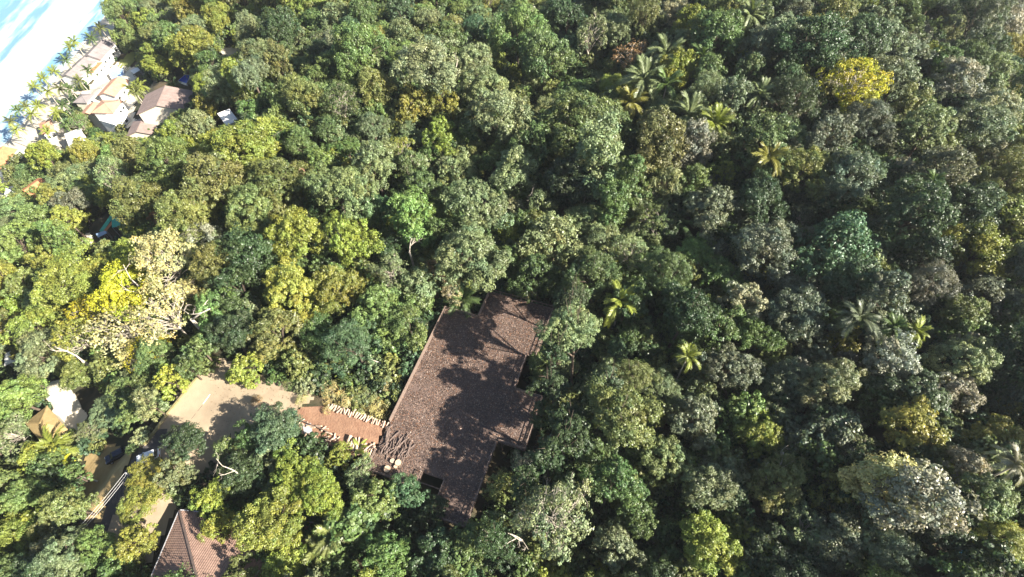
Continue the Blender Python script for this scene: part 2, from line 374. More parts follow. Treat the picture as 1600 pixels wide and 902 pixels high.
SEA_Z = -46.4
xs = np.concatenate([np.arange(-290, -196, 1.5), [-195]]); xs = np.concatenate([-290 - np.cumsum(np.geomspace(6, 300, 18))[::-1], xs]); ys = np.concatenate([[-900, -400, -100], np.arange(0, 420, 3.0), [600, 1000, 1800]])
X, Y = np.meshgrid(xs, ys); wv = np.where((X > -292) & (Y > -50) & (Y < 500), 0.45 * np.sin(X / 2.9 + 5 * vnoise(X, Y, 40, 3) + Y * 0.02) * ss((-204 - X) / 12) * (0.6 + vnoise(X, Y, 18, 9)), 0)
idx = np.arange(X.size).reshape(X.shape)
sea_o = ob('sea', me_np('sea', np.stack([X + 203, Y, wv], -1).reshape(-1, 3), np.stack([idx[:-1, :-1], idx[:-1, 1:], idx[1:, 1:], idx[1:, :-1]], -1).reshape(-1, 4), M_SEA, smooth=True), loc=(-203, 0, SEA_Z), kind='structure')
drape('beach', [(-212, -60), (-183, -60), (-184, 120), (-186, 250), (-182, 330), (-176, 480), (-212, 480)], M_SAND, 0.12, step=2.5, wob=1.0)

def pxpoly(pts, z=None): return [tuple((T(u, v) if z is None else gpt(u, v, z))[:2]) for u, v in pts]
drape('road', ccw([tuple(gpt(u, v, -4)[:2]) for u, v in [(352, 560), (300, 598), (212, 700), (140, 812), (120, 880), (215, 880), (262, 800), (330, 740), (400, 700), (462, 664), (503, 632), (470, 606), (400, 585)]]), M_PAVE, 0.18, step=0.7, wob=0.25)
drape('dirt_verge', ccw(pxpoly([(130, 715), (168, 690), (214, 700), (196, 735), (170, 790), (150, 830), (120, 800)])), M_DIRT, 0.26, step=0.7, wob=0.8)
drape('asphalt_lane', ccw(pxpoly([(250, 665), (275, 672), (235, 720), (190, 790), (160, 850), (138, 850), (170, 775), (205, 720)])), M_ASPH, 0.22, step=0.6, wob=0.2)
drape('patio', ccw(pxpoly([(66, 600), (105, 595), (128, 636), (140, 650), (112, 700), (60, 700), (84, 640)])), M_CREAM, 0.3, step=0.3, wob=0.3)
drape('lawn', ccw(pxpoly([(176, 108), (205, 78), (216, 84), (200, 112)])), M_LAWN, 0.4, step=1.2, wob=0.5)
drape('sandy_clearing', ccw(pxpoly([(338, 78), (390, 74), (396, 90), (350, 104)])), M_SAND, 0.4, step=1.2, wob=1.0)
drape('sandy_yard', ccw(pxpoly([(60, 190), (110, 180), (150, 215), (140, 250), (95, 245), (55, 225)])), M_SAND, 0.4, step=1.2, wob=0.8)
drape('garden_terrace', ccw(pxpoly([(110, 160), (185, 95), (215, 105), (215, 200), (140, 210)])), M_CREAM, 0.4, step=1.2, wob=0.5)
def unit(a): return a / (np.linalg.norm(a, axis=-1, keepdims=True) + 1e-9)

def leaf_cloud(P, Nn, L, W, g, fold=0.18):
    """folded four-corner leaves at points P, facing Nn"""
    k = len(P); r = g.normal(size=(k, 3)); t = unit(np.cross(Nn, r)); s = np.cross(Nn, t)
    L = (L * g.uniform(0.7, 1.3, k))[:, None]; W = (W * g.uniform(0.7, 1.3, k))[:, None]
    a = P - t * L * 0.5; c = P + t * L * 0.5
    b_ = P + s * W * 0.5 + Nn * W * fold; d = P - s * W * 0.5 + Nn * W * fold
    V_ = np.stack([a, b_, c, d], 1).reshape(-1, 3)
    return V_, np.arange(4 * k).reshape(-1, 4)


# ------------------------------------------------------------------ the wooden deck on posts
DECK = [(-35.8, 18.8), (-26.0, 18.8), (-26.0, 21.6), (-21.9, 21.6), (-21.9, 15.4), (-15.4, 15.4), (-15.4, 31.0), (-10.1, 31.0), (-10.1, 41.8), (-15.7, 41.8), (-15.7, 49.6), (-13.8, 49.6), (-13.8, 62.0), (-28.4, 62.0), (-28.4, 54.8), (-35.8, 54.8)]
def d3(b_, a, z): p = dk(b_, a); return (p[0], p[1], z)
c0 = dk(-25, 36)
deck = ob('timber_deck', None, loc=(c0[0], c0[1], -4), label='large brown timber deck with stepped outline and railings in the forest clearing', cat='deck')
def dpart(mb, name, material): return mb.build(name, material, deck, loc=(-c0[0], -c0[1], 4))
dpart(MB().slab([tuple(dk(*p)) for p in DECK], -0.30, 0.0), 'floor', M_DECK)
def rails(p, q, heights, wide=0.11, skip=()):
    p = np.array(p); q = np.array(q); L = np.linalg.norm(q - p); n_ = max(1, int(round(L / 2.2)))
    for h in heights:
        dpart(MB().beam(d3(*p, h), d3(*q, h), wide, 0.10), 'rail', M_RAIL)
    for i in range(n_ + 1):
        r = p + (q - p) * i / n_; dpart(MB().box(d3(*r, 0.58), (0.13, 0.13, 1.16), -A_), 'post', M_RAIL)
    return n_
ins = 0.12
rails((-35.65, 28.2), (-35.65, 54.7), (0.14, 0.55, 1.10), 0.20)
rails((-35.6, 54.66), (-28.5, 54.66), (0.55, 1.10)); rails((-28.26, 54.9), (-28.26, 61.8), (0.14, 0.55, 1.10), 0.18); rails((-28.2, 61.85), (-13.95, 61.85), (0.10, 1.10))
rails((-13.95, 61.8), (-13.95, 49.8), (0.55, 1.10)); rails((-15.83, 49.4), (-15.83, 42.0), (0.55, 1.10)); rails((-15.6, 41.66), (-10.3, 41.66), (0.55, 1.10)); rails((-10.24, 41.6), (-10.24, 31.2), (0.55, 1.10))
rails((-10.3, 31.15), (-15.2, 31.15), (0.55, 1.10)); rails((-15.53, 30.8), (-15.53, 15.6), (0.55, 1.10)); rails((-15.6, 15.55), (-21.7, 15.55), (0.10, 0.55, 1.10)); rails((-21.76, 15.7), (-21.76, 21.5), (0.55, 1.10))
rails((-26.15, 21.5), (-26.15, 19.0), (0.10, 1.10)); rails((-26.2, 18.94), (-35.6, 18.94), (0.10, 0.55, 1.10)); rails((-35.65, 19.1), (-35.65, 22.6), (0.55, 1.10))
for b_ in np.arange(-35.2, -14, 5.1):
    for a in np.arange(19.5, 62, 6.0):
        if inpoly(b_, a, DECK): 
            p = dk(b_, a); zt = float(terr(*p)) - 0.5
            dpart(MB().tube([(p[0], p[1], zt), (p[0], p[1], -0.3)], 0.16, 6), 'stilt', M_DARKW)
for a in np.arange(20, 61.5, 6.0):
    xs = [b_ for b_ in np.arange(-35.5, -10, 0.5) if inpoly(b_, a, DECK)]
    dpart(MB().beam(d3(min(xs), a, -0.42), d3(max(xs), a, -0.42), 0.18, 0.22), 'joist', M_DARKW)
# fallen leaves on the boards
def litter(name, cnt, sampler, cols, L, W, label, zf):
    b_, a = sampler(cnt); k = len(b_); x = b_; y = a
    Nn = unit(rng.normal(0, 0.28, (k, 3)) + np.array([0, 0, 1.0])); V_, F_ = leaf_cloud(np.stack([x, y, zf(x, y)], -1), Nn, L, W, rng)
    cols = np.array(cols)[rng.integers(0, len(cols), k)] * rng.uniform(0.6, 1.4, (k, 1))
    o = ob(name, me_np(name, V_, F_, M_LEAF, tint=cols), label=label, cat='fallen leaves', kind='stuff'); o.color = (1, 1, 1, 1); return o
def on_deck(cnt):
    b_ = rng.uniform(-35.6, -10.2, cnt); a = rng.uniform(15.6, 61.8, cnt); k = inpoly(b_, a, DECK) & (rng.random(cnt) < 0.62 + 0.7 * vnoise(b_, a, 6, 21) + 0.7 * vnoise(b_, a, 1.7, 22))
    b_, a = b_[k], a[k]; p = b_[:, None] * BX + a[:, None] * AY; return p[:, 0], p[:, 1]
LIT = [(0.15, 0.095, 0.072), (0.22, 0.145, 0.11), (0.10, 0.07, 0.056), (0.31, 0.23, 0.18), (0.20, 0.10, 0.055), (0.055, 0.042, 0.036), (0.12, 0.085, 0.07)]
litter('fallen_leaves', 75000, on_deck, LIT, 0.26, 0.15, 'brown and grey fallen leaves strewn over the timber deck floor', lambda x, y: 0.05 + 0.0 * x)
# small heaps of rusty leaves
# ------------------------------------------------------------------ ramp from the road end to the deck, stacked firewood on both sides
def ramp_z(x, y): 
    b_ = x * BX[0] + y * BX[1]; return -0.85 + 0.82 * ss((b_ + 53) / 16) + 0.12 * vnoise(x, y, 1.5, 31)
RB = ccw([tuple(dk(*p)) for p in [(-54.5, 20.5), (-54.0, 25.6), (-50.5, 27.2), (-35.9, 28.0), (-35.9, 22.2), (-45, 20.0)]])
mb = MB(); 
drape('ramp', RB, M_EARTH, 0.0, step=0.5, wob=0.15, zf=ramp_z)
mb.slab(RB, -4.5, -1.1).build('ramp_bank', M_EARTH, kind='structure')
def log_mesh(seed, L, r, mats, split):
    g = np.random.default_rng(seed); mb = MB(); bend = g.normal(0, 0.04 * L, 2)
    pts = [np.array([t * L - L / 2, bend[0] * math.sin(t * 3.1), bend[1] * math.sin(t * 3.1)]) for t in (0, 0.33, 0.66, 1)]
    mb.tube(pts, [r * g.uniform(0.85, 1.1) for _ in pts], 5 if split else 8, 0, 1); return mb.mesh('firewood_log', mats)
PALEL = [log_mesh(i, 1.15, 0.14, [M_SPLIT, M_CUT], True) for i in range(4)]
DARKL = [log_mesh(10 + i, 2.0, 0.11, [M_DARKW, M_SPLIT], False) for i in range(4)]
def logs(cnt, meshes, area, along, zf, zr, label, group, jit, sc=(0.75, 1.25)):
    for _ in range(cnt):
        b_ = rng.uniform(area[0], area[1]); a = rng.uniform(area[2], area[3]); p = dk(b_, a); z = float(zf(p[0], p[1])) + rng.uniform(*zr)
        ob('firewood_log', meshes[int(rng.integers(len(meshes)))], loc=(p[0], p[1], z), rot=(rng.uniform(0, 6), rng.normal(0, 0.15), along + rng.normal(0, jit)), scale=(rng.uniform(*sc),) * 3, label=label, cat='log', group=group)
zr0 = lambda x, y: ramp_z(x, y) + 0.10
dz0 = lambda x, y: 0.10
ROWW = 'first second third fourth fifth sixth seventh eighth ninth tenth eleventh twelfth thirteenth fourteenth fifteenth sixteenth seventeenth eighteenth nineteenth twentieth twenty-first twenty-second twenty-third twenty-fourth twenty-fifth twenty-sixth'.split()
for i in range(26):                                            # the neat row on the upper side
    b_ = -48.6 + i * 0.50 + rng.normal(0, 0.06); p = dk(b_, 27.35 + rng.normal(0, 0.12)); 
    ob('firewood_log', PALEL[i % 4], loc=(p[0], p[1], float(zr0(*p)) + rng.uniform(0, 0.25)), rot=(rng.uniform(0, 6), rng.normal(0, 0.12), math.pi / 2 - A_ + rng.normal(0, 0.25)), scale=(rng.uniform(0.8, 1.2),) * 3,
       label=f"{ROWW[i]} pale log from the road end in the neat row along the ramp", cat='log', group='firewood row on the upper side of the ramp')
logs(34, PALEL, (-53.5, -43.5, 20.6, 23.4), 0.4, zr0, (0, 0.45), "pale split log in the loose heap at the ramp's road end", 'firewood heap at the road end of the ramp', 0.9)
logs(26, PALEL, (-41.5, -36.2, 21.3, 23.0), 1.1, zr0, (0, 0.6), "pale split log stacked at the ramp's deck end", 'firewood stack at the deck end of the ramp', 0.35, (0.95, 1.5))
logs(46, DARKL, (-35.2, -30.0, 22.2, 26.6), 1.2, dz0, (0, 0.45), 'dark weathered pole in the wood heap on the deck', 'dark wood heap on the deck', 0.35, (0.6, 1.25))
for k, (u, v, r, h, lb) in enumerate([(604.5, 733, 0.62, 0.55, 'orange cut face of log round nearest the lower left railing'), (622, 723, 0.56, 0.7, 'orange cut face of larger log round beside the dark wood heap'), (618, 729, 0.35, 0.4, 'small pale log round between the two large ones'), (613, 720, 0.42, 0.45, 'grey log round against the dark wood heap')]):
    p = gpt(u, v, h); M_ = [M_BARK, M_CUT if k < 2 else M_SPLIT]
    MB().tube([(0, 0, 0.03), (0.02, 0, h)], [r * 1.05, r], 14, 0, 1).build('log_round', M_, loc=(p[0], p[1], 0.03), label=lb, cat='log', group='log rounds on the deck')
# timber retaining board, steel sheet, kerb wall
p = gpt(462, 654, -0.3); q = gpt(517, 678, -0.3)
MB().beam((p[0], p[1], -0.45), (q[0], q[1], -0.2), 0.12, 1.1).build('retaining_board', M_DARKW, label='long dark retaining board leaning along the lower side of the ramp', cat='board')
p = T(483, 673); mb = MB(); mb.box((0, 0, 0.9), (1.5, 1.9, 0.06)); sh = ob('metal_box', None, loc=p, rot=(0, 0, 0.35), label='pale grey metal cabinet roof beside the ramp board', cat='cabinet')
mb.build('lid', M_METAL, sh); MB().box((0, 0, 0.43), (1.35, 1.75, 0.86)).build('body', M_METAL, sh)
kerb = ob('kerb_wall', None, label='low mossy concrete kerb wall along the left edge of the road', cat='wall', loc=T(262, 640))
kp = [T(u, v) for u, v in [(312, 590), (296, 608), (280, 628), (262, 650), (246, 672), (228, 696)]]
for i in range(len(kp) - 1):
    MB().beam(kp[i] + np.array([0, 0, 0.28]) - np.array(kerb.location), kp[i + 1] * 0.985 + kp[i] * 0.015 + np.array([0, 0, 0.28]) - np.array(kerb.location), 0.45, 0.7).build('kerb_block', M_MOSS, kerb)
p, q = T(318, 632), T(329, 617)
MB().beam((p[0], p[1], p[2] + 0.20), (q[0], q[1], q[2] + 0.20), 0.14, 0.02).build('lane_marking', M_WHITE, kind='structure')
for (a, b_) in (((290, 603), (262, 642)), ((317, 634), (300, 655))):
    p, q = T(*a), T(*b_); MB().beam((p[0], p[1], p[2] + 0.19), (q[0], q[1], q[2] + 0.19), 0.07, 0.02).build('paving_joint', M_ASPH, kind='structure')
litter('road_leaves', 2600, lambda c: (lambda q: (q[:, 0], q[:, 1]))(np.array([T(u, v)[:2] for u, v in zip(rng.uniform(330, 495, 500), rng.uniform(585, 690, 500)) if inpoly(u, v, OPEN['road'])])), [(0.18, 0.12, 0.06), (0.25, 0.16, 0.09), (0.10, 0.07, 0.04)], 0.22, 0.13, 'scattered dry leaves on the pale paved road end', lambda x, y: terr(x, y) + 0.22)

# ------------------------------------------------------------------ houses
def frame(c, d):
    """4x4 for a house at c whose x axis is d"""
    return math.atan2(d[1], d[0])
def house(name, label, a_px, b_px, width, wall_h, rise, kind, roof_m, wall_m, side=-1, over=0.5, windows=0, cat='house', zb=None, door=True, win_side=-1):
    """eave line a->b read off the photo (at eave height); the house lies `width` metres to its `side`"""
    m0 = T((a_px[0] + b_px[0]) / 2, (a_px[1] + b_px[1]) / 2, wall_h); z = m0[2] if zb is None else zb
    A = gpt(*a_px, z + wall_h)[:2]; B = gpt(*b_px, z + wall_h)[:2]; L = np.linalg.norm(B - A); d = (B - A) / L; n_ = np.array([-d[1], d[0]]) * side
    c = (A + B) / 2 + n_ * width / 2; e_ = ob(name, None, loc=(c[0], c[1], z), rot=(0, 0, frame(c, d)), label=label, cat=cat)
    l2, w2 = L / 2, width / 2; il, iw = l2 - over, w2 - over
    wl = MB().box((0, 0, wall_h / 2 - 1.0), (2 * il, 2 * iw, wall_h + 2.0)).build('wall', wall_m, e_)
    t = 0.18; H0 = wall_h + 0.05; mb = MB()
    if kind == 'gable':
        pts = [(-w2, H0), (0, H0 + rise), (w2, H0)]
        for sx in (-1, 1):
            mb.add([(-l2, sx * w2, H0), (l2, sx * w2, H0), (l2, 0, H0 + rise), (-l2, 0, H0 + rise), (-l2, sx * w2, H0 + t), (l2, sx * w2, H0 + t), (l2, 0, H0 + rise + t), (-l2, 0, H0 + rise + t)], [(0, 1, 2, 3), (4, 5, 6, 7), (0, 1, 5, 4), (1, 2, 6, 5), (3, 0, 4, 7)])
        for sx in (-1, 1): wl2 = MB().add([(sx * il, -iw, wall_h), (sx * il, iw, wall_h), (sx * il, 0, wall_h + rise * iw / w2)], [(0, 1, 2)]).build('gable_wall', wall_m, e_)
        rf = mb.build('roof', roof_m, e_); MB().beam((-l2, 0, H0 + rise + t + 0.03), (l2, 0, H0 + rise + t + 0.03), 0.35, 0.14).build('ridge_cap', roof_m, rf)
    elif kind == 'hip':
        rl = max(l2 - w2, 0.01)
        v_ = [(-l2, -w2, H0), (l2, -w2, H0), (l2, w2, H0), (-l2, w2, H0), (-rl, 0, H0 + rise), (rl, 0, H0 + rise)]
        mb.add(v_ + [(x, y, zz + t) for x, y, zz in v_], [(6, 7, 11, 10), (8, 9, 10, 11), (7, 8, 11), (9, 6, 10), (0, 1, 7, 6), (1, 2, 8, 7), (2, 3, 9, 8), (3, 0, 6, 9), (3, 2, 1, 0)])
        rf = mb.build('roof', roof_m, e_)
        for (i, j) in ((0, 4), (3, 4), (1, 5), (2, 5), (4, 5)):
            if np.linalg.norm(np.array(v_[i]) - v_[j]) > 0.2: MB().beam(np.array(v_[i]) + (0, 0, t + 0.02), np.array(v_[j]) + (0, 0, t + 0.02), 0.28, 0.12).build('ridge_cap', roof_m, rf)
    else:                                                    # mono or flat slab
        mb.add([(-l2, -w2, H0), (l2, -w2, H0), (l2, w2, H0 + rise), (-l2, w2, H0 + rise), (-l2, -w2, H0 + t), (l2, -w2, H0 + t), (l2, w2, H0 + rise + t), (-l2, w2, H0 + rise + t)], [(3, 2, 1, 0), (4, 5, 6, 7), (0, 1, 5, 4), (1, 2, 6, 5), (2, 3, 7, 6), (3, 0, 4, 7)])
        rf = mb.build('roof', roof_m, e_)
    if kind in ('gable', 'mono') and L > 10:                  # sheet seams
        nk = int(L / 1.6)
        sm = MB()
        for i in range(1, nk):
            x = -l2 + L * i / nk
            if kind == 'gable':
                for sx in (-1, 1): sm.beam((x, sx * (w2 - 0.02), H0 + t + 0.03), (x, sx * 0.02, H0 + rise + t + 0.03), 0.10, 0.07)
            else: sm.beam((x, -w2 + 0.02, H0 + t + 0.03), (x, w2 - 0.02, H0 + rise + t + 0.03), 0.10, 0.07)
        o = sm.build('seams', roof_m, rf); o['kind'] = 'stuff'
    for sy in (-1, 1):
        for i in range(windows):
            x = -il + (i + 0.5) * 2 * il / windows
            wn = MB().box((x, sy * (iw + 0.03), wall_h * 0.55), (1.5, 0.10, 1.3)).build('window', M_WHITE, e_); MB().box((x, sy * (iw + 0.07), wall_h * 0.55), (1.25, 0.06, 1.05)).build('pane', M_GLASS, wn)
    if door: MB().box((il * 0.15 + 0.6 if windows % 2 else 0, win_side * (iw + 0.03), 1.0), (1.0, 0.10, 2.0)).build('door', M_WOOD, e_)
    return e_
house('beach_house', 'long grey-roofed house with two roof levels right behind the beach', (182, 68), (158, 94), 9.5, 5.0, 2.0, 'gable', M_GREYR, M_WHITE, side=-1, windows=4)
house('beach_house', 'lower grey-roofed house end nearest the palms, below the long grey roof', (152, 96), (122, 125), 9.0, 4.2, 1.8, 'gable', M_GREYR, M_WHITE, side=-1, windows=4)
house('veranda_house', 'low white and orange veranda block in front of the long grey roof', (165, 96), (146, 116), 3.5, 3.0, 0.5, 'mono', M_ORAN, M_WHITE, side=-1, over=0.2, windows=3, door=False)
house('terracotta_house', 'pale terracotta-roofed house beside the yellow palm clump', (203, 126), (180, 152), 8, 4.0, 1.5, 'gable', M_TERR, M_WHITE, side=-1, windows=3)
house('terracotta_house', 'pale terracotta-roofed house with white terrace, middle of its cluster', (193, 158), (178, 178), 9, 4.5, 1.6, 'hip', M_TERR, M_WHITE, side=-1, windows=3)
house('terracotta_house', 'small terracotta-roofed house wing at the palm side of its cluster', (165, 164), (150, 182), 7, 4.0, 1.3, 'gable', M_TERR, M_WHITE, side=-1, windows=2)
house('terrace_block', 'bright white flat-roofed terrace below the terracotta cluster', (200, 180), (180, 196), 8, 3.2, 0.0, 'flat', M_WHITE, M_WHITE, side=-1, over=0.2, windows=2)
house('pavilion', 'small grey-roofed round-cornered pavilion among the beach palms', (148, 148), (136, 162), 6, 3.0, 1.0, 'hip', M_GREYR, M_CREAM, side=-1, windows=1)
house('taupe_roofed_house', 'big house with broad taupe roof and pool above it', (303, 143), (291, 174), 17, 3.2, 3.0, 'gable', M_BRNR, M_CREAM, side=-1, windows=4)
house('annex', 'smaller taupe-roofed annex below the big taupe roof', (248, 188), (238, 211), 9, 3.0, 1.6, 'gable', M_BRNR, M_CREAM, side=-1, windows=2)
house('white_roofed_shed', 'flat white-roofed building right of the big taupe roof', (374, 191), (355, 199), 8.0, 4.0, 0.4, 'flat', M_FABRIC, M_CREAM, side=-1, over=0.3, windows=1)
house('grey_shed', 'small grey-roofed shed half hidden under trees beside the white roof', (388, 176), (372, 180), 5, 3.5, 0.8, 'mono', M_GREYR, M_CREAM, side=-1, windows=1)
house('pale_house', 'bleached pink-roofed house between palms at the upper left', (86, 205), (66, 212), 9, 4.0, 1.2, 'hip', M_TERR, M_WHITE, side=-1, windows=2)
house('white_villa', 'bright white flat-roofed villa below the bleached pink roof', (138, 228), (112, 238), 13, 4.0, 0.3, 'flat', M_FABRIC, M_WHITE, side=-1, over=0.3, windows=2)
house('orange_roofed_house', 'orange-roofed house cut off by the left edge of the photo', (28, 234), (2, 266), 9, 4.0, 1.5, 'gable', M_ORAN, M_WHITE, side=-1, windows=3)
house('white_annex', 'white box-like annex beside the orange roof on the left edge', (46, 242), (34, 248), 6, 3.5, 0.2, 'flat', M_FABRIC, M_WHITE, side=-1, over=0.2, windows=1)
house('orange_roofed_house', 'orange-roofed house among trees, well below the white villa', (82, 290), (54, 310), 8, 4.2, 1.6, 'gable', M_ORAN, M_CREAM, side=-1, windows=3)
house('orange_hut', 'tiny orange-roofed hut beyond the second orange roof', (106, 266), (98, 272), 4, 3, 1.0, 'gable', M_ORAN, M_CREAM, side=-1)
house('pyramid_tent', 'small pale pyramid-roofed kiosk near the left edge', (24, 304), (8, 308), 4.6, 2.6, 2.0, 'hip', M_FABRIC, M_WHITE, side=-1, over=0.3, cat='kiosk')
house('red_roofed_hut', 'dull red roof showing in a dark gap of the forest', (478, 276), (452, 279), 6, 3.5, 1.3, 'gable', M_TERR, M_CREAM, side=-1, windows=1)
house('sand_roofed_house', 'sand-coloured hip roof beside the bright patio on the left', (107, 672), (72, 700), 9.0, 3.6, 1.9, 'hip', M_DIRT, M_CREAM, side=-1, windows=2)
house('white_shed', 'white-roofed shed under trees at the left edge', (29, 566), (10, 574), 4.5, 3.0, 0.5, 'mono', M_FABRIC, M_WHITE, side=-1, windows=1)
sk = house('grey_roofed_house', 'grey-roofed house with white skylight at the bottom right', (1566, 884), (1558, 915), 3.6, 4.5, 0.6, 'mono', M_DARKR, M_CREAM, side=-1, windows=1)
MB().box((-0.5, -0.2, 5.15), (0.95, 0.95, 0.18)).build('skylight', M_WHITE, sk)
for i in (-1, 1):
    for j in (-1, 1): MB().box((-0.5 + i * 0.2, -0.2 + j * 0.2, 5.26), (0.3, 0.3, 0.06)).build('pane', M_GLASS, sk)
def sheet(name, label, pts, h, material, cat, thick=0.25, posts=True):
    ps = [T(u, v, h) for u, v in pts]; c = sum(ps) / len(ps); e_ = ob(name, None, loc=c, label=label, cat=cat)
    poly = ccw([(p[0] - c[0], p[1] - c[1]) for p in ps]); MB().slab(poly, h - thick, h).build('cover' if posts else 'water', material, e_)
    if posts:
        for q in poly: MB().tube([(q[0] * 0.95, q[1] * 0.95, -3), (q[0] * 0.95, q[1] * 0.95, h - thick + 0.02)], 0.07, 6).build('post', M_METAL, e_)
    else:
        MB().slab([(q[0] * 1.18, q[1] * 1.18) for q in poly], h - thick - 1.5, h - 0.1).build('surround', M_WHITE, e_)
    return e_
sheet('swimming_pool', 'deep blue swimming pool with white surround above the big taupe roof', [(279, 126), (289, 117), (297, 118), (291, 130)], 0.9, M_POOL, 'pool', posts=False)
sheet('swimming_pool', 'pale blue pool beside the lawn behind the beach house', [(174, 118), (193, 110), (191, 118), (176, 125)], 0.9, M_PALEPOOL, 'pool', posts=False)
sheet('swimming_pool', 'small pale pool with white rim between the terracotta roofs', [(158, 148), (168, 138), (172, 139), (163, 150)], 1.5, M_PALEPOOL, 'pool', posts=False)
sheet('shade_sail', 'white shade sail standing beside the lawn', [(204, 112), (214, 104), (218, 108), (210, 116)], 3.0, M_FABRIC, 'shade', 0.06)
sheet('tarpaulin', 'teal tarpaulin stretched over a yard left of centre', [(176, 345), (185, 341), (192, 346), (176, 357)], 3.2, M_TEAL, 'tarpaulin', 0.08)
sheet('tarpaulin', 'dark teal netting panel behind the bright teal tarpaulin', [(155, 361), (172, 337), (176, 340), (160, 363)], 2.6, M_TEAL, 'tarpaulin', 0.08)
sheet('awning', 'orange-brown awning strip between the two teal sheets', [(162, 360), (175, 345), (177, 348), (166, 361)], 3.0, M_ORAN, 'awning', 0.08)
sheet('awning', 'pale turquoise awning at the lower end of the teal tarpaulin', [(150, 366), (165, 360), (167, 364), (153, 371)], 2.8, M_PALEPOOL, 'awning', 0.08)
sheet('pool_cover', 'larger bright blue cover in the bottom right gap', [(1484, 862), (1503, 860), (1506, 879), (1489, 881)], 2.4, M_BLUE, 'cover', 0.1)
sheet('pool_cover', 'smaller bright blue cover below the larger one at bottom right', [(1484, 886), (1496, 886), (1497, 897), (1486, 898)], 2.2, M_BLUE, 'cover', 0.1)
drape('footpath', ccw(pxpoly([(118, 388), (138, 364), (148, 368), (142, 396)])), M_CREAM, 0.2, step=0.6, wob=0.4)
drape('rock_slope', ccw(pxpoly([(425, 118), (452, 108), (450, 150), (432, 160)])), M_ROCK, 0.3, step=1.0, wob=1.0)
drape('bare_slope', ccw(pxpoly([(1495, 585), (1520, 582), (1532, 615), (1515, 618)])), M_EARTH, 0.3, step=0.8, wob=0.8)

# --- the big hip roof at the bottom: built course by course
z0 = -3.2
ec = gpt(281, 798, z0); e1 = gpt(236, 905, z0); e2 = gpt(352, 862, z0)
d1 = (e1 - ec)[:2]; d1 /= np.linalg.norm(d1); d2_ = np.array([-d1[1], d1[0]])
if d2_ @ (e2 - ec)[:2] < 0: d2_ = -d2_
S1, S2, rise = 30.0, 26.0, 6.2
hroot = ob('tile_roofed_house', None, loc=(ec[0], ec[1], z0 - 4), label='house with brown clay tile hip roof at the bottom left, pale gutter', cat='house')
def hp(s, t, z): q = d1 * s + d2_ * t; return (q[0], q[1], z + 4)
MB().slab(ccw([hp(s, t, 0)[:2] for s, t in ((0.7, 0.7), (S1 - .7, 0.7), (S1 - .7, S2 - .7), (0.7, S2 - .7))]), -3.0, 3.85).build('wall', M_CREAM, hroot)
half = S2 / 2; rf = MB().add([hp(0, 0, 0), hp(S1, 0, 0), hp(S1, S2, 0), hp(0, S2, 0), hp(half, half, rise), hp(S1 - half, half, rise)], [(0, 1, 5, 4), (1, 2, 5), (2, 3, 4, 5), (3, 0, 4), (3, 2, 1, 0)]).build('roof', M_TILE, hroot)
tv, tf = [], []
def tile_plane(o, ea, up, La, Lu, cut):
    """rows of barrel tiles: o corner, ea along the eave, up the slope"""
    o, ea, up = map(np.array, (o, ea, up)); nn = np.cross(ea, up); nn = nn if nn[2] > 0 else -nn; nn /= np.linalg.norm(nn); w_, c_ = 0.38, 0.5
    for i in range(int(La / w_)):
        for j in range(int(Lu / c_)):
            s, t = (i + 0.5) * w_, j * c_
            if not cut(s, t + c_ / 2): continue
            k = len(tv); jit = rng.uniform(0, 0.02)
            for dt, lift in ((0, 0.07), (c_ * 1.05, 0.02)):
                for ds, hh in ((-0.5, 0.0), (-0.25, 0.05), (0.25, 0.05), (0.5, 0.0)):
                    tv.append(o + ea * (s + ds * w_) + up * (t + dt) + nn * (lift + hh + jit))
            tf.extend([(k + a, k + a + 1, k + a + 5, k + a + 4) for a in range(3)])
            tf.append((k, k + 1, k + 2, k + 3))
sl = math.hypot(half, rise); kk = half / sl
D1 = np.array([d1[0], d1[1], 0]); D2 = np.array([d2_[0], d2_[1], 0]); UP1 = np.array([*(d2_ * half), rise]) / sl; UP2 = np.array([*(d1 * half), rise]) / sl
tile_plane(hp(0, 0, 0), D1, UP1, S1, sl, lambda s, t: t * kk < s and t * kk < S1 - s)
tile_plane(hp(0, 0, 0), D2, UP2, S2, sl, lambda s, t: t * kk < s and t * kk < S2 - s)
o = ob('tiles', me_np('tiles', np.array(tv), tf, M_TILE), rf, kind='stuff')
MB().beam(np.array(hp(0, 0, 0)) + (0, 0, 0.16), np.array(hp(half, half, rise)) + (0, 0, 0.16), 0.3, 0.16).build('hip_cap', M_DARKW, rf)
MB().beam(hp(-0.05, -0.1, 0.0), hp(S1, -0.1, 0.0), 0.22, 0.2).build('gutter', M_METAL, hroot); MB().beam(hp(-0.1, 0.05, 0.0), hp(-0.1, S2, 0.0), 0.22, 0.2).build('gutter', M_METAL, hroot)

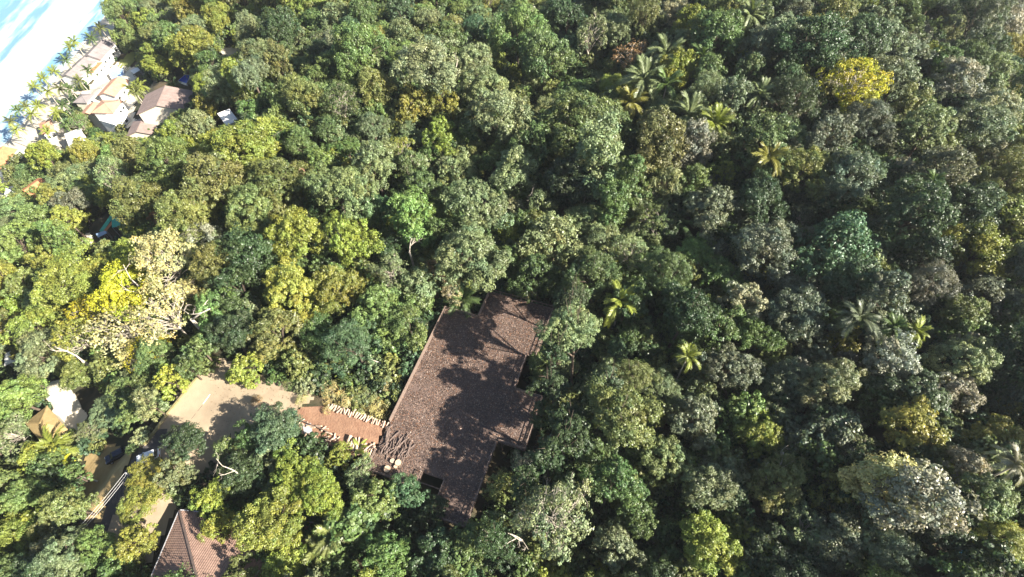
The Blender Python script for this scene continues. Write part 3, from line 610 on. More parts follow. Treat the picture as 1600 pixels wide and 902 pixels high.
# ------------------------------------------------------------------ cars
def car(label, u, v, heading, paint, name='parked_car'):
    p = T(u, v, 0.8); e_ = ob(name, None, loc=(p[0], p[1], p[2] + 0.24), rot=(0, 0, heading), label=label, cat='car', group='cars parked by the road')
    prof = [(-2.05, .35), (-2.1, .75), (-2.0, .98), (-1.15, 1.02), (-.55, 1.02), (1.0, 1.04), (1.9, 1.0), (2.0, .7), (2.0, .35)]
    mb = MB(); n_ = len(prof)
    mb.add([(x, -.86, z) for x, z in prof] + [(x, .86, z) for x, z in prof], [list(range(n_)), list(range(2 * n_ - 1, n_ - 1, -1))] + [[i, n_ + i, n_ + (i + 1) % n_, (i + 1) % n_] for i in range(n_)]).build('body', paint, e_)
    cb = MB().add([(-1.15, -.80, 1.02), (1.75, -.80, 1.02), (1.75, .80, 1.02), (-1.15, .80, 1.02), (-.35, -.62, 1.56), (1.35, -.62, 1.58), (1.35, .62, 1.58), (-.35, .62, 1.56)], [(0, 1, 5, 4), (1, 2, 6, 5), (2, 3, 7, 6), (3, 0, 4, 7)]).build('window_glass', M_GLASS, e_)
    MB().box((0.5, 0, 1.60), (1.75, 1.26, 0.07)).build('roof_panel', paint, e_)
    for sx in (-1.3, 1.25):
        for sy in (-.84, .84):
            wh = MB().tube([(sx, sy - .11, .32), (sx, sy + .11, .32)], 0.33, 12).build('wheel', M_RUBBER, e_); MB().tube([(sx, sy - .125, .32), (sx, sy + .125, .32)], 0.19, 8).build('rim', M_METAL, wh)
    for sy in (-.6, .6):
        MB().box((-2.06, sy, .78), (.12, .4, .18)).build('headlight', M_LAMP, e_); MB().box((1.97, sy, .80), (.1, .35, .2)).build('tail_light', M_REDL, e_); MB().box((-.75, sy * 1.52, 1.08), (.18, .2, .14)).build('mirror', paint, e_)
    return e_
car('black compact car parked on the dirt verge beside the road', 183, 712, 0.55, M_BLACK)
car('white car parked half under the tree right of the black car', 233, 714, 0.35, M_CARW)
# overhead cables along the road, on two poles hidden in the trees
def pole(u, v, label):
    p = T(u, v); e_ = ob('utility_pole', None, loc=p, label=label, cat='pole', group='utility poles'); MB().tube([(0, 0, -1), (0, 0, 5.2)], [0.14, 0.10], 8).build('shaft', M_METAL, e_); MB().box((0, 0, 4.6), (0.5, 0.16, 0.3), 0.5).build('bracket', M_METAL, e_); return p
pa = pole(222, 752, 'short grey utility pole under the yellow-green tree by the road'); pb = pole(112, 880, 'short grey utility pole under the trees at the lower left')
for k, (ox, oy) in enumerate(((-0.55, 0.3), (-0.1, 0.05), (0.3, -0.16))):
    pts = [pa + (pb - pa) * t + np.array([ox, oy, 4.6 - 4 * 0.5 * t * (1 - t)]) for t in np.linspace(0, 1, 14)]
    MB().tube(pts, 0.026, 5).build('overhead_cable', M_CABLE, label=['overhead cable nearest the dirt verge', 'middle overhead cable of the three', 'overhead cable nearest the tiled roof'][k] + ' above the road', cat='cable', group='overhead cables along the road')
# ------------------------------------------------------------------ trees: leaf by leaf crowns, limbs, trunks
def crown_mesh(name, g, R, Hc, zc, n_clump, r_clump, tufts, per_tuft, L, W, keep=0.9, low=-0.35, tuft_r=0.36, hue=0.06, up=0.5):
    k = np.arange(n_clump); ph = k * 2.39996 + g.normal(0, 0.35, n_clump)
    zz = low + (1 - low) * ((k + 0.5) / n_clump); zz = np.clip(zz + g.normal(0, 0.05, n_clump), -0.9, 0.99)
    rr = np.sqrt(1 - zz * zz) * g.uniform(0.5, 1.0, n_clump)
    lob = 1 + 0.22 * np.sin(2 * ph + g.uniform(0, 6)) + 0.17 * np.sin(3 * ph + g.uniform(0, 6))
    C = np.stack([rr * np.cos(ph) * R * 0.82 * lob, rr * np.sin(ph) * R * 0.82 * lob, zz * Hc * g.uniform(0.72, 1.0, n_clump)], -1)
    C = C[g.random(n_clump) < keep]; nC = len(C)
    rc = r_clump * g.uniform(0.65, 1.3, nC)
    # tufts over each clump
    D = unit(g.normal(size=(nC, tufts, 3)) + np.array([0, 0, up])); D = unit(D + 0.35 * unit(C)[:, None, :])
    Tc = C[:, None, :] + D * (rc[:, None, None] * g.uniform(0.6, 1.0, (nC, tufts, 1))) * np.array([1, 1, 0.8])
    tb = g.uniform(0.82, 1.18, (nC, 1, 1)) * g.uniform(0.85, 1.15, (nC, tufts, 1))
    thue = g.normal(0, hue, (nC, 1, 1)) + g.normal(0, hue * 0.5, (nC, tufts, 1))
    Tc = Tc.reshape(-1, 3); Dt = D.reshape(-1, 3); nT = len(Tc)
    tr = np.repeat(rc, tufts) * tuft_r * g.uniform(0.7, 1.3, nT)
    d2 = unit(g.normal(size=(nT, per_tuft, 3)) + 0.75 * Dt[:, None, :] + np.array([0, 0, 0.3]))
    P_ = Tc[:, None, :] + d2 * tr[:, None, None] * g.uniform(0.45, 1.1, (nT, per_tuft, 1))
    Nl = unit(d2 + g.normal(0, 0.42, d2.shape) + np.array([0, 0, 0.25]))
    P_ = P_.reshape(-1, 3); Nl = Nl.reshape(-1, 3)
    P_[:, 2] += zc
    V_, F_ = leaf_cloud(P_, Nl, L, W, g)
    br = np.repeat(tb.reshape(-1), per_tuft) * g.uniform(0.72, 1.28, len(P_)); hu = np.repeat(thue.reshape(-1), per_tuft)
    tint = np.stack([br * (1 + hu), br, br * (1 - 0.8 * hu)], -1)
    return me_np(name, V_, F_, M_LEAF, tint=np.clip(tint, 0.2, 2.5)), C + np.array([0, 0, zc]), Tc + np.array([0, 0, zc])

def trunk_mesh(name, g, H, zc, C, r0, bark, twigs=None, every=1):
    mb = MB(); lean = g.normal(0, 0.035 * H, 2)
    top = np.array([lean[0], lean[1], zc - 0.1 * H]); pts = [np.array([0, 0, -1.2]), np.array([lean[0] * 0.2, lean[1] * 0.2, top[2] * 0.35]), np.array([lean[0] * 0.7, lean[1] * 0.4, top[2] * 0.7]), top]
    mb.tube(pts, [r0 * 1.35, r0, r0 * 0.85, r0 * 0.6], 7)
    for c in C[::every]:
        s0 = pts[2] + (pts[3] - pts[2]) * g.uniform(0, 1); mid = s0 * 0.5 + c * 0.5 + g.normal(0, 0.4, 3) + np.array([0, 0, 0.4])
        mb.tube([s0, mid, c], [r0 * 0.38, r0 * 0.24, r0 * 0.10], 4)
        if twigs is not None:
            near = twigs[np.argsort(((twigs - c) ** 2).sum(1))[:7]]
            for q in near: mb.tube([c, (c + q) / 2 + g.normal(0, 0.15, 3), q + (q - c) * 0.25], [r0 * 0.13, r0 * 0.1, r0 * 0.05], 3)
    return mb.mesh(name, bark, smooth=True)

PROTO = {}
def proto(key, seed, R, H, Hc, n_clump, r_clump, tufts, per_tuft, L, W, bark=None, twigs=False, r0=None, every=2, **kw):
    g = np.random.default_rng(seed); zc = H - Hc
    cm, C, Tc = crown_mesh('crown', g, R, Hc, zc, n_clump, r_clump, tufts, per_tuft, L, W, **kw)
    tm = trunk_mesh('trunk', g, H, zc, C, r0 or 0.045 * R + 0.06, bark or M_BARK, Tc if twigs else None, every)
    PROTO.setdefault(key, []).append(dict(crown=cm, trunk=tm, R=R, H=H, zc=zc, Hc=Hc))
for s in range(4): proto('large', 100 + s, 7.0, 16, 5.2, 46, 2.0, 13, 40, 0.38, 0.23)
for s in range(6): proto('round', 200 + s, 4.8, 12.5, 4.2, 30, 1.55, 12, 36, 0.33, 0.20, low=-0.45)
for s in range(3): proto('small', 300 + s, 2.9, 7, 2.7, 16, 1.2, 10, 30, 0.28, 0.17)
for s in range(3): proto('umbrella', 400 + s, 6.2, 13, 2.6, 40, 1.5, 13, 36, 0.31, 0.18, low=0.0, keep=0.85)
for s in range(3): proto('feathery', 500 + s, 5.0, 13, 4.4, 34, 1.5, 14, 44, 0.26, 0.11, low=-0.3, up=0.7)
for s in range(3): proto('airy', 600 + s, 6.0, 13.5, 3.8, 40, 1.5, 8, 18, 0.34, 0.20, low=-0.2, bark=M_PALE, twigs=True, every=1, keep=0.85, r0=0.2)
for s in range(2): proto('mound', 700 + s, 5.0, 9.5, 6.0, 90, 1.5, 12, 20, 0.34, 0.24, low=-0.9, keep=1.0, up=0.2, hue=0.05)
for s in range(3): proto('tall', 800 + s, 3.7, 15.5, 6.2, 34, 1.5, 12, 34, 0.34, 0.20, low=-0.7)
for s in range(2): proto('broadleaf', 900 + s, 3.8, 12, 3.2, 20, 1.3, 7, 14, 0.85, 0.55, low=-0.2, bark=M_PALE, keep=0.85, tuft_r=0.5)
for s in range(2): proto('sparse', 950 + s, 5.2, 12.5, 4.0, 34, 1.4, 7, 8, 0.34, 0.2, low=-0.2, bark=M_PALE, twigs=True, every=1, keep=0.9, r0=0.2)

HUE = {  # leaf colours
 'YG': (0.205, 0.240, 0.045), 'OL': (0.150, 0.170, 0.052), 'G': (0.092, 0.138, 0.044), 'DG': (0.048, 0.078, 0.030), 'PG': (0.165, 0.200, 0.090),
 'LG': (0.135, 0.195, 0.058), 'GG': (0.122, 0.145, 0.086), 'SV': (0.250, 0.245, 0.170), 'YL': (0.350, 0.345, 0.025), 'ST': (0.430, 0.375, 0.165), 'GO': (0.185, 0.180, 0.038), 'RU': (0.270, 0.165, 0.070), 'BG': (0.074, 0.128, 0.060)}
WORD = {'YG': 'yellow-green', 'OL': 'olive', 'G': 'green', 'LG': 'fresh green', 'DG': 'dark green', 'PG': 'pale green', 'GG': 'grey-green', 'SV': 'silvery', 'YL': 'bright yellow', 'ST': 'straw-coloured', 'GO': 'golden olive', 'RU': 'rusty', 'BG': 'blue-green'}
FORM = {'large': 'broad', 'round': 'round-crowned', 'small': 'small', 'umbrella': 'flat-topped', 'feathery': 'feathery', 'airy': 'open-branched', 'mound': 'vine-smothered', 'tall': 'narrow', 'broadleaf': 'big-leaved', 'sparse': 'nearly leafless'}

# most trees read off the photograph: crown centre, crown radius in photo pixels, kind, colour
HAND = [
 (35,622,44,'large','LG'),(112,440,52,'umbrella','YG'),(58,520,38,'round','YG'),(255,412,62,'airy','ST'),(195,455,55,'umbrella','YL'),(190,520,58,'sparse','ST'),(268,500,52,'sparse','ST'),
 (120,530,45,'airy','YG'),(165,565,30,'airy','OL'),(245,560,34,'feathery','LG'),(215,560,34,'airy','ST'),(300,455,34,'airy','ST'),(150,490,38,'airy','YL'),(235,545,34,'sparse','YL'),(341,398,24,'round','YL'),(328,445,20,'small','YL'),(392,405,46,'round','DG'),(372,450,40,'round','DG'),(362,525,38,'large','DG'),
 (465,375,52,'large','YG'),(548,372,42,'round','YG'),(455,455,50,'large','YG'),(528,452,46,'large','GO'),(520,305,58,'umbrella','PG'),(590,490,42,'round','LG'),(553,540,44,'feathery','BG'),
 (640,345,44,'round','LG'),(745,325,52,'umbrella','PG'),(735,405,54,'large','PG'),(615,425,40,'airy','PG'),(655,300,36,'round','G'),(430,525,40,'round','OL'),(385,575,26,'small','YG'),(410,545,28,'small','OL'),
 (640,500,38,'round','LG'),(660,450,30,'small','PG'),(705,455,26,'sparse','ST'),(680,425,26,'sparse','RU'),
 (330,290,52,'large','OL'),(268,262,46,'large','OL'),(205,248,36,'round','OL'),(225,312,42,'large','OL'),(292,338,46,'large','OL'),(390,228,48,'large','YG'),(250,345,22,'small','RU'),(308,372,28,'round','SV'),(386,336,42,'large','LG'),(438,292,44,'large','OL'),
 (172,298,24,'round','YG'),(112,318,26,'round','GG'),(60,345,34,'round','LG'),(28,390,40,'round','LG'),(55,440,34,'round','OL'),(20,330,26,'round','PG'),(108,345,24,'round','YG'),(205,398,30,'umbrella','YG'),(158,418,32,'umbrella','YG'),
 (545,232,26,'umbrella','G'),(552,268,26,'umbrella','YG'),(632,238,30,'airy','YG'),(672,108,60,'umbrella','PG'),(640,165,32,'round','GO'),(690,160,30,'round','GO'),(785,185,56,'large','PG'),(755,150,40,'large','PG'),(805,55,52,'large','LG'),(850,95,50,'large','G'),(690,70,34,'round','G'),
 (905,190,54,'large','G'),(940,250,44,'tall','PG'),(885,285,46,'large','DG'),(840,225,40,'round','G'),(800,270,30,'tall','PG'),(1030,225,58,'large','OL'),(1085,235,28,'tall','SV'),(1125,60,46,'large','G'),(1075,40,30,'round','GO'),(1100,155,40,'feathery','PG'),(985,90,30,'sparse','RU'),(1115,58,24,'sparse','RU'),
 (1330,135,54,'airy','YL'),(1345,165,36,'umbrella','YL'),(1262,75,54,'large','DG'),(1300,35,40,'round','OL'),(1225,125,34,'round','DG'),(1400,130,36,'round','GG'),
 (1300,400,56,'mound','BG'),(1340,375,30,'mound','G'),(1205,388,50,'large','GG'),(1250,500,50,'large','GG'),(1255,270,42,'large','OL'),(1330,280,46,'large','GG'),(1440,340,60,'large','DG'),(1530,390,44,'round','GO'),(1480,270,44,'round','GG'),(1500,130,36,'round','SV'),
 (1440,780,54,'tall','SV'),(1372,745,42,'tall','ST'),(1422,668,44,'round','GO'),(1553,688,38,'round','GO'),(1330,700,40,'airy','PG'),(1395,560,46,'round','SV'),(1300,600,52,'large','PG'),(1230,600,42,'large','GG'),(1500,560,46,'large','PG'),(1455,450,40,'feathery','GG'),(1490,610,34,'round','SV'),
 (1180,675,36,'round','YG'),(1105,860,52,'large','YG'),(1140,575,52,'umbrella','GG'),(1060,500,48,'large','DG'),(1085,660,44,'round','GG'),(975,645,50,'large','OL'),(1000,590,30,'feathery','OL'),(905,535,44,'large','PG'),(935,600,30,'round','BG'),(1040,720,50,'umbrella','PG'),(1120,760,48,'large','PG'),(1160,480,44,'round','SV'),
 (885,815,70,'airy','PG'),(820,780,40,'sparse','PG'),(955,760,42,'round','G'),(960,850,40,'round','PG'),(1010,800,40,'round','G'),(605,868,42,'round','LG'),(470,732,46,'umbrella','YG'),(500,775,42,'large','YG'),(428,815,54,'large','YG'),(440,880,44,'large','YG'),(530,715,22,'round','YG'),
 (428,672,40,'large','BG'),(385,745,38,'large','DG'),(290,690,34,'large','DG'),(238,745,38,'umbrella','YG'),(222,775,34,'large','YG'),(212,850,36,'round','GO'),(338,775,36,'umbrella','YG'),(345,825,32,'round','YG'),(640,770,34,'round','BG'),(590,775,36,'round','LG'),(680,795,26,'round','DG'),
 (893,482,26,'round','DG'),(868,565,28,'round','DG'),(872,620,28,'round','DG'),(862,700,28,'round','DG'),(822,748,28,'round','DG'),(775,832,30,'round','DG'),(690,870,40,'round','DG'),(745,845,36,'round','G'),(785,870,38,'round','DG'),(810,720,30,'sparse','GG'),(880,690,40,'round','DG'),(900,640,30,'round','DG'),(845,650,24,'small','DG'),  # the first dark green trees here are added to shade the deck
 (143,672,26,'airy','PG'),(40,770,40,'large','LG'),(110,790,36,'round','OL'),(30,850,42,'large','YG'),(110,865,40,'large','PG'),(160,860,34,'round','LG'),(60,720,26,'round','YG'),(178,640,34,'round','PG'),(215,650,36,'round','LG'),(270,600,26,'small','YG'),
 (1040,420,46,'feathery','G'),(860,390,52,'mound','PG'),(930,430,44,'large','G'),(985,400,40,'airy','PG'),(1110,330,40,'round','GG'),(1180,310,44,'large','DG'),(1190,230,44,'round','G'),
 (1220,760,50,'large','OL'),(1255,830,44,'airy','PG'),(1310,850,44,'round','GG'),(1190,860,40,'round','DG'),(1390,860,44,'feathery','GG'),(1540,780,44,'round','PG'),(1570,850,40,'feathery','YG'),(1480,820,36,'round','DG'),(1500,730,36,'round','SV'),
]
trees = []   # dict: x, y, z, R, kind, hue, u, v, r, hand
def add_tree(x, y, R, kind, hue, hand, rz=None, pi=None, zs=None):
    z = float(terr(x, y)); pr = PROTO[kind]; pi = int(rng.integers(len(pr))) if pi is None else pi; p = pr[pi]; s = R / p['R']; zs = zs if zs else 1.0 if hand else float(rng.choice([0.8, 0.95, 1.1, 1.3], p=[.25, .3, .3, .15]))
    u, v, d = proj((x, y, z + p['zc'] * s * zs))
    trees.append(dict(zs=zs, lift=hand and zs > 1, zc=p['zc'], x=x, y=y, z=z, R=R, s=s, kind=kind, hue=hue, u=u, v=v, d=d, r=R * FPX / d, hand=hand, pi=pi, rz=float(rng.uniform(0, 6.28)) if rz is None else rz))
def place_px(u, v, r, kind, hue, zs):
    p = PROTO[kind][0]; R = r / 7.0; h = 10
    for _ in range(10):
        q = T(u, v, h); d = proj((q[0], q[1], q[2] + h))[2]; R = r * d / FPX; h = p['zc'] * R / p['R'] * zs
    return q, R
TALL = {(893, 482): 3.3, (868, 565): 3.5, (872, 620): 3.5, (862, 700): 3.3, (822, 748): 3.1, (775, 832): 2.8, (905, 535): 2.7, (935, 600): 2.8, (975, 645): 2.1, (900, 640): 2.8, (880, 690): 2.5, (845, 650): 2.4, (1000, 590): 2.2, (810, 720): 2.0, (955, 760): 2.0, (820, 780): 1.8, (1060, 500): 1.6, (930, 430): 1.6, (885, 815): 1.5,  # height factors: trunks stretched so these crowns cast shade over the deck
 (178, 640): 0.45, (165, 565): 0.7, (143, 672): 0.6, (215, 650): 0.6, (190, 520): 0.8, (238, 745): 0.7, (222, 775): 0.7, (200, 395): 0.7, (160, 420): 0.7}  # lowered crowns; those by the patio let sun reach it
for u, v, r, kind, hue in HAND:
    zs = TALL.get((u, v), 1.0); q, R = place_px(u, v, r, kind, hue, zs); add_tree(q[0], q[1], R, kind, hue, True, zs=zs)
# the rest of the forest grows where there is room and no open sight line is crossed
cell = {}
def cput(t): cell.setdefault((int(t['x'] // 12), int(t['y'] // 12)), []).append(t)
for t in trees: cput(t)
HU = np.array([t['u'] for t in trees]); HV = np.array([t['v'] for t in trees]); HR = np.array([t['r'] for t in trees])
def palette(x, y):
    q = rng.random(); n_ = float(vnoise(x, y, 30, 11)) * 0.5; side = x + 120 * n_ - 0.12 * (y - 100)
    if side < -70: ch = [('YG', .32), ('OL', .24), ('LG', .24), ('PG', .14), ('GO', .04), ('G', .02)]  # left-hand mix made brighter and yellower to carry the front-lit look
    elif side < 40: ch = [('G', .30), ('LG', .14), ('DG', .14), ('PG', .17), ('OL', .15), ('YG', .06), ('BG', .02), ('GO', .02)]
    else: ch = [('GG', .26), ('DG', .18), ('G', .20), ('PG', .14), ('SV', .07), ('OL', .10), ('GO', .03), ('YG', .02)]
    for k_, p_ in ch:
        q -= p_
        if q < 0: return k_
    return 'G'
KINDS = [('large', .20), ('round', .36), ('umbrella', .10), ('feathery', .11), ('airy', .06), ('tall', .11), ('broadleaf', .04), ('mound', .02)]
def pick_kind():
    q = rng.random()
    for k_, p_ in KINDS:
        q -= p_
        if q < 0: return k_
    return 'round'
def try_tree(x, y, R, kind, tight):
    ci, cj = int(x // 12), int(y // 12)
    for a in (-1, 0, 1):
        for b_ in (-1, 0, 1):
            for t in cell.get((ci + a, cj + b_), ()):
                if (t['x'] - x) ** 2 + (t['y'] - y) ** 2 < (tight * (t['R'] + R)) ** 2: return
    if float(vnoise(x, y, 17, 77)) < -0.34: return
    z = float(terr(x, y)); p = PROTO[kind][0]; s = R / p['R']
    u, v, d = proj((x, y, z + p['zc'] * s)); r = R * FPX / d
    if u < -110 or u > 1720 or v < -90 or v > 1040: return
    if hits_open(u, v, r * 0.92): return
    ub, vb, db = proj((x, y, z + 1.0))
    if hits_open(ub, vb, 3): return
    if (((HU - u) ** 2 + (HV - v) ** 2) < (0.62 * HR + 0.25 * r) ** 2).any(): return
    add_tree(x, y, R, kind, palette(x, y), False); cput(trees[-1])
for tight, count, lo, hi in ((0.74, 9000, 4.2, 7.6), (0.64, 14000, 3.0, 5.2), (0.58, 12000, 2.2, 3.4)):
    cx = rng.uniform(-185, 420, count); cy = rng.uniform(-6, 400, count); cr = rng.uniform(lo, hi, count)
    uu, vv, dd = proj(np.stack([cx, cy, terr(cx, cy) + 8], -1)); okk = (uu > -110) & (uu < 1720) & (vv > -90) & (vv < 1040) & (dd > 0)
    for x, y, R in zip(cx[okk], cy[okk], cr[okk]):
        kind = pick_kind() if R > 3.3 else 'small'
        if kind in ('broadleaf', 'tall') and R > 4.4: kind = 'large'
        if kind == 'large' and R < 5: kind = 'round'
        if kind == 'round' and R > 5.8: kind = 'large'
        try_tree(float(x), float(y), float(R), kind, tight)
print('trees', len(trees))

def in_frame(t): return -t['r'] * 0.6 < t['u'] < 1600 + t['r'] * 0.6 and -t['r'] * 0.6 < t['v'] < 902 + t['r'] * 0.6
vis = [t for t in trees if in_frame(t)]
vis.sort(key=lambda t: -(t['r'] + (400 if t['hand'] else 0)))
solo = vis[:300]; solo_ids = {id(t) for t in solo}
rest = [t for t in trees if id(t) not in solo_ids]
def hue_of(t, g=rng):
    c = np.array(HUE[t['hue']]) * g.uniform(0.86, 1.14) * (1 + g.normal(0, 0.05, 3)); return np.clip(c, 0.005, 0.6)
# --- labels that single each tree out: nth nearest of its look on one side of a landmark
MARKS = [("the deck's upper right corner", 865, 487), ("the deck's lower right side", 800, 720), ("the deck's left railing", 640, 570), ("the deck's lowest railing", 700, 815), ('the end of the road', 400, 620), ('the tiled roof at the bottom', 285, 850),
 ('the black car', 183, 712), ('the teal tarpaulin', 172, 352), ('the big taupe roof', 265, 155), ('the upper yellow tree', 1332, 140), ('the blue covers', 1492, 882), ('the star-shaped palm', 1010, 335), ('the dead snag', 700, 115), ('the palm cluster', 1010, 120),
 ('the pale straw-coloured tree', 250, 410), ('the vine-smothered mound', 1300, 400), ('the tall silvery tree', 1440, 785), ('the upper right corner', 1590, 10), ('the left edge patio', 100, 620)]
DIRS = ['right of', 'to the lower right of', 'below', 'to the lower left of', 'left of', 'to the upper left of', 'above', 'to the upper right of']
ORD = ['nearest'] + [w_ + ' nearest' for w_ in 'second third fourth fifth sixth seventh eighth ninth tenth eleventh twelfth thirteenth fourteenth fifteenth'.split()]
buckets = {}
for t in solo:
    ds = [math.hypot(t['u'] - a, t['v'] - b_) for _, a, b_ in MARKS]; i = int(np.argmin(ds))
    dr = int(round(math.atan2(t['v'] - MARKS[i][2], t['u'] - MARKS[i][1]) / (math.pi / 4))) % 8
    buckets.setdefault((i, dr, t['hue'], t['kind']), []).append((ds[i], t))
for (i, dr, hue, kind), L_ in buckets.items():
    L_.sort(key=lambda q: q[0])
    for j, (_, t) in enumerate(L_):
        t['label'] = ((ORD[j] + ' ') if len(L_) > 1 else '') + f"{WORD[hue]} {FORM[kind]} tree {DIRS[dr]} {MARKS[i][0]}"
NAMES = {'mound': 'vine_covered_tree', 'sparse': 'bare_branched_tree', 'umbrella': 'flat_topped_tree'}
for t in solo:
    p = PROTO[t['kind']][t['pi']]
    e_ = ob(NAMES.get(t['kind'], 'broadleaf_tree'), None, loc=(t['x'], t['y'], t['z']), rot=(rng.normal(0, 0.06), rng.normal(0, 0.06), t['rz']), scale=(t['s'] * rng.uniform(0.86, 1.14), t['s'] * rng.uniform(0.86, 1.14), t['s'] * (1 if t['lift'] else t['zs'])), label=t['label'], cat='tree', group='forest trees')
    e_.empty_display_size = 0.5
    ob('trunk', p['trunk'], e_, scale=(1, 1, t['zs'] if t['lift'] else 1))
    c = ob('crown', p['crown'], e_, loc=(0, 0, (t['zs'] - 1) * t['zc'] if t['lift'] else 0)); c.color = (*hue_of(t), 1)

# --- everything smaller or farther: one mass, grown from the same trees
def scatter(name, pts, scale, rz, col, idx, protos, label, cat):
    me = bpy.data.meshes.new(name); me.vertices.add(len(pts)); me.vertices.foreach_set('co', np.asarray(pts, np.float32).ravel())
    def attr(nm, ty, key, arr): a = me.attributes.new(nm, ty, 'POINT'); a.data.foreach_set(key, np.asarray(arr).ravel())
    attr('iscale', 'FLOAT_VECTOR', 'vector', np.asarray(scale, np.float32)); attr('irz', 'FLOAT', 'value', np.asarray(rz, np.float32)); attr('iidx', 'INT', 'value', np.asarray(idx, np.int32))
    attr('icol', 'FLOAT_COLOR', 'color', np.concatenate([np.asarray(col, np.float32), np.ones((len(pts), 1), np.float32)], 1))
    o = ob(name, me, label=label, cat=cat, kind='stuff'); o.color = (0, 0, 0, 1)
    ng = bpy.data.node_groups.new(name, 'GeometryNodeTree'); ng.interface.new_socket('Geometry', in_out='INPUT', socket_type='NodeSocketGeometry'); ng.interface.new_socket('Geometry', in_out='OUTPUT', socket_type='NodeSocketGeometry')
    N_ = ng.nodes; L_ = ng.links; gi = N_.new('NodeGroupInput'); go = N_.new('NodeGroupOutput')
    def na(nm, ty):
        q = N_.new('GeometryNodeInputNamedAttribute'); q.data_type = ty; q.inputs[0].default_value = nm; return q.outputs[0]
    cx_ = N_.new('ShaderNodeCombineXYZ'); L_.new(na('irz', 'FLOAT'), cx_.inputs[2]); er = N_.new('FunctionNodeEulerToRotation'); L_.new(cx_.outputs[0], er.inputs[0])
    jn = N_.new('GeometryNodeJoinGeometry')
    for part in (0, 1):
        if protos[0][part] is None: continue
        cl = bpy.data.collections.new(f'{name}_kinds_{part}')
        for i, pm in enumerate(protos): cl.objects.link(bpy.data.objects.new(f'{name}_kind_{part}_{i:02d}', pm[part]))
        ci = N_.new('GeometryNodeCollectionInfo'); ci.inputs['Collection'].default_value = cl; ci.inputs['Separate Children'].default_value = True; ci.inputs['Reset Children'].default_value = True
        ip = N_.new('GeometryNodeInstanceOnPoints'); ip.inputs['Pick Instance'].default_value = True
        L_.new(gi.outputs[0], ip.inputs['Points']); L_.new(ci.outputs[0], ip.inputs['Instance']); L_.new(na('iidx', 'INT'), ip.inputs['Instance Index'])
        L_.new(er.outputs[0], ip.inputs['Rotation']); L_.new(na('iscale', 'FLOAT_VECTOR'), ip.inputs['Scale']); L_.new(ip.outputs[0], jn.inputs[0])
    L_.new(jn.outputs[0], go.inputs[0])
    md = o.modifiers.new('grow', 'NODES'); md.node_group = ng
    return o

far_protos = []; far_idx = {}
for k_, L_ in PROTO.items():
    for i, p in enumerate(L_):
        far_idx[(k_, i)] = len(far_protos); far_protos.append((p['crown'], p['trunk']))
scatter('forest_canopy', [(t['x'], t['y'], t['z']) for t in rest], [(t['s'], t['s'], t['s'] * t['zs']) for t in rest], [t['rz'] for t in rest], [hue_of(t) for t in rest], [far_idx[(t['kind'], t['pi'])] for t in rest], far_protos,
        'distant dense forest canopy of many green shades behind the nearer trees', 'forest')
# undergrowth
ug = []
for s in range(4):
    g = np.random.default_rng(40 + s); cm, _, _ = crown_mesh('undergrowth_kind', g, 1.5, 1.3, 0.5, 9, 0.75, 6, 12, 0.42, 0.26, low=-0.2); ug.append((cm, None))
cnt = 30000; x = rng.uniform(-188, 330, cnt); y = rng.uniform(-5, 330, cnt)
uu, vv, dd = proj(np.stack([x, y, terr(x, y)], -1)); k_ = (uu > -60) & (uu < 1660) & (vv > -40) & (vv < 960) & (dd > 0)
bb = x * BX[0] + y * BX[1]; aa = x * AY[0] + y * AY[1]
k_ &= ~inpoly(bb, aa, DECK) & ~((bb > -56) & (bb < -34) & (aa > 18) & (aa < 29.5))
for nm, pl in OPEN.items():
    if nm in ('deck', 'bank', 'palmgrove'): continue
    rr_ = 2.6 * FPX / dd
    for ca, sa in [(0, 0)] + [(math.cos(q), math.sin(q)) for q in np.linspace(0, 6.28, 9)[:-1]]: k_ &= ~inpoly(uu + ca * rr_, vv + sa * rr_, pl)
k_ &= ~inpoly(uu, vv, [(340, 560), (290, 600), (200, 700), (120, 830), (130, 880), (215, 880), (262, 800), (330, 740), (400, 700), (462, 664), (560, 700), (612, 690), (612, 655), (503, 625), (470, 606), (400, 585)])
x, y = x[k_], y[k_]; dens = np.clip(np.hypot(x, y) / 150, 0.35, 1) < 2; x, y = x[dens], y[dens]; n_ = len(x)
uc = np.array([HUE[q] for q in ('DG', 'DG', 'G', 'BG', 'OL')])[rng.integers(0, 5, n_)] * rng.uniform(0.7, 1.2, (n_, 1))
scatter('undergrowth', np.stack([x, y, terr(x, y) - 0.1], -1), rng.uniform(0.6, 1.9, (n_, 1)) * np.ones((1, 3)), rng.uniform(0, 6.28, n_), uc, rng.integers(0, 4, n_), ug, 'dense green undergrowth covering the forest floor between the trunks', 'undergrowth')

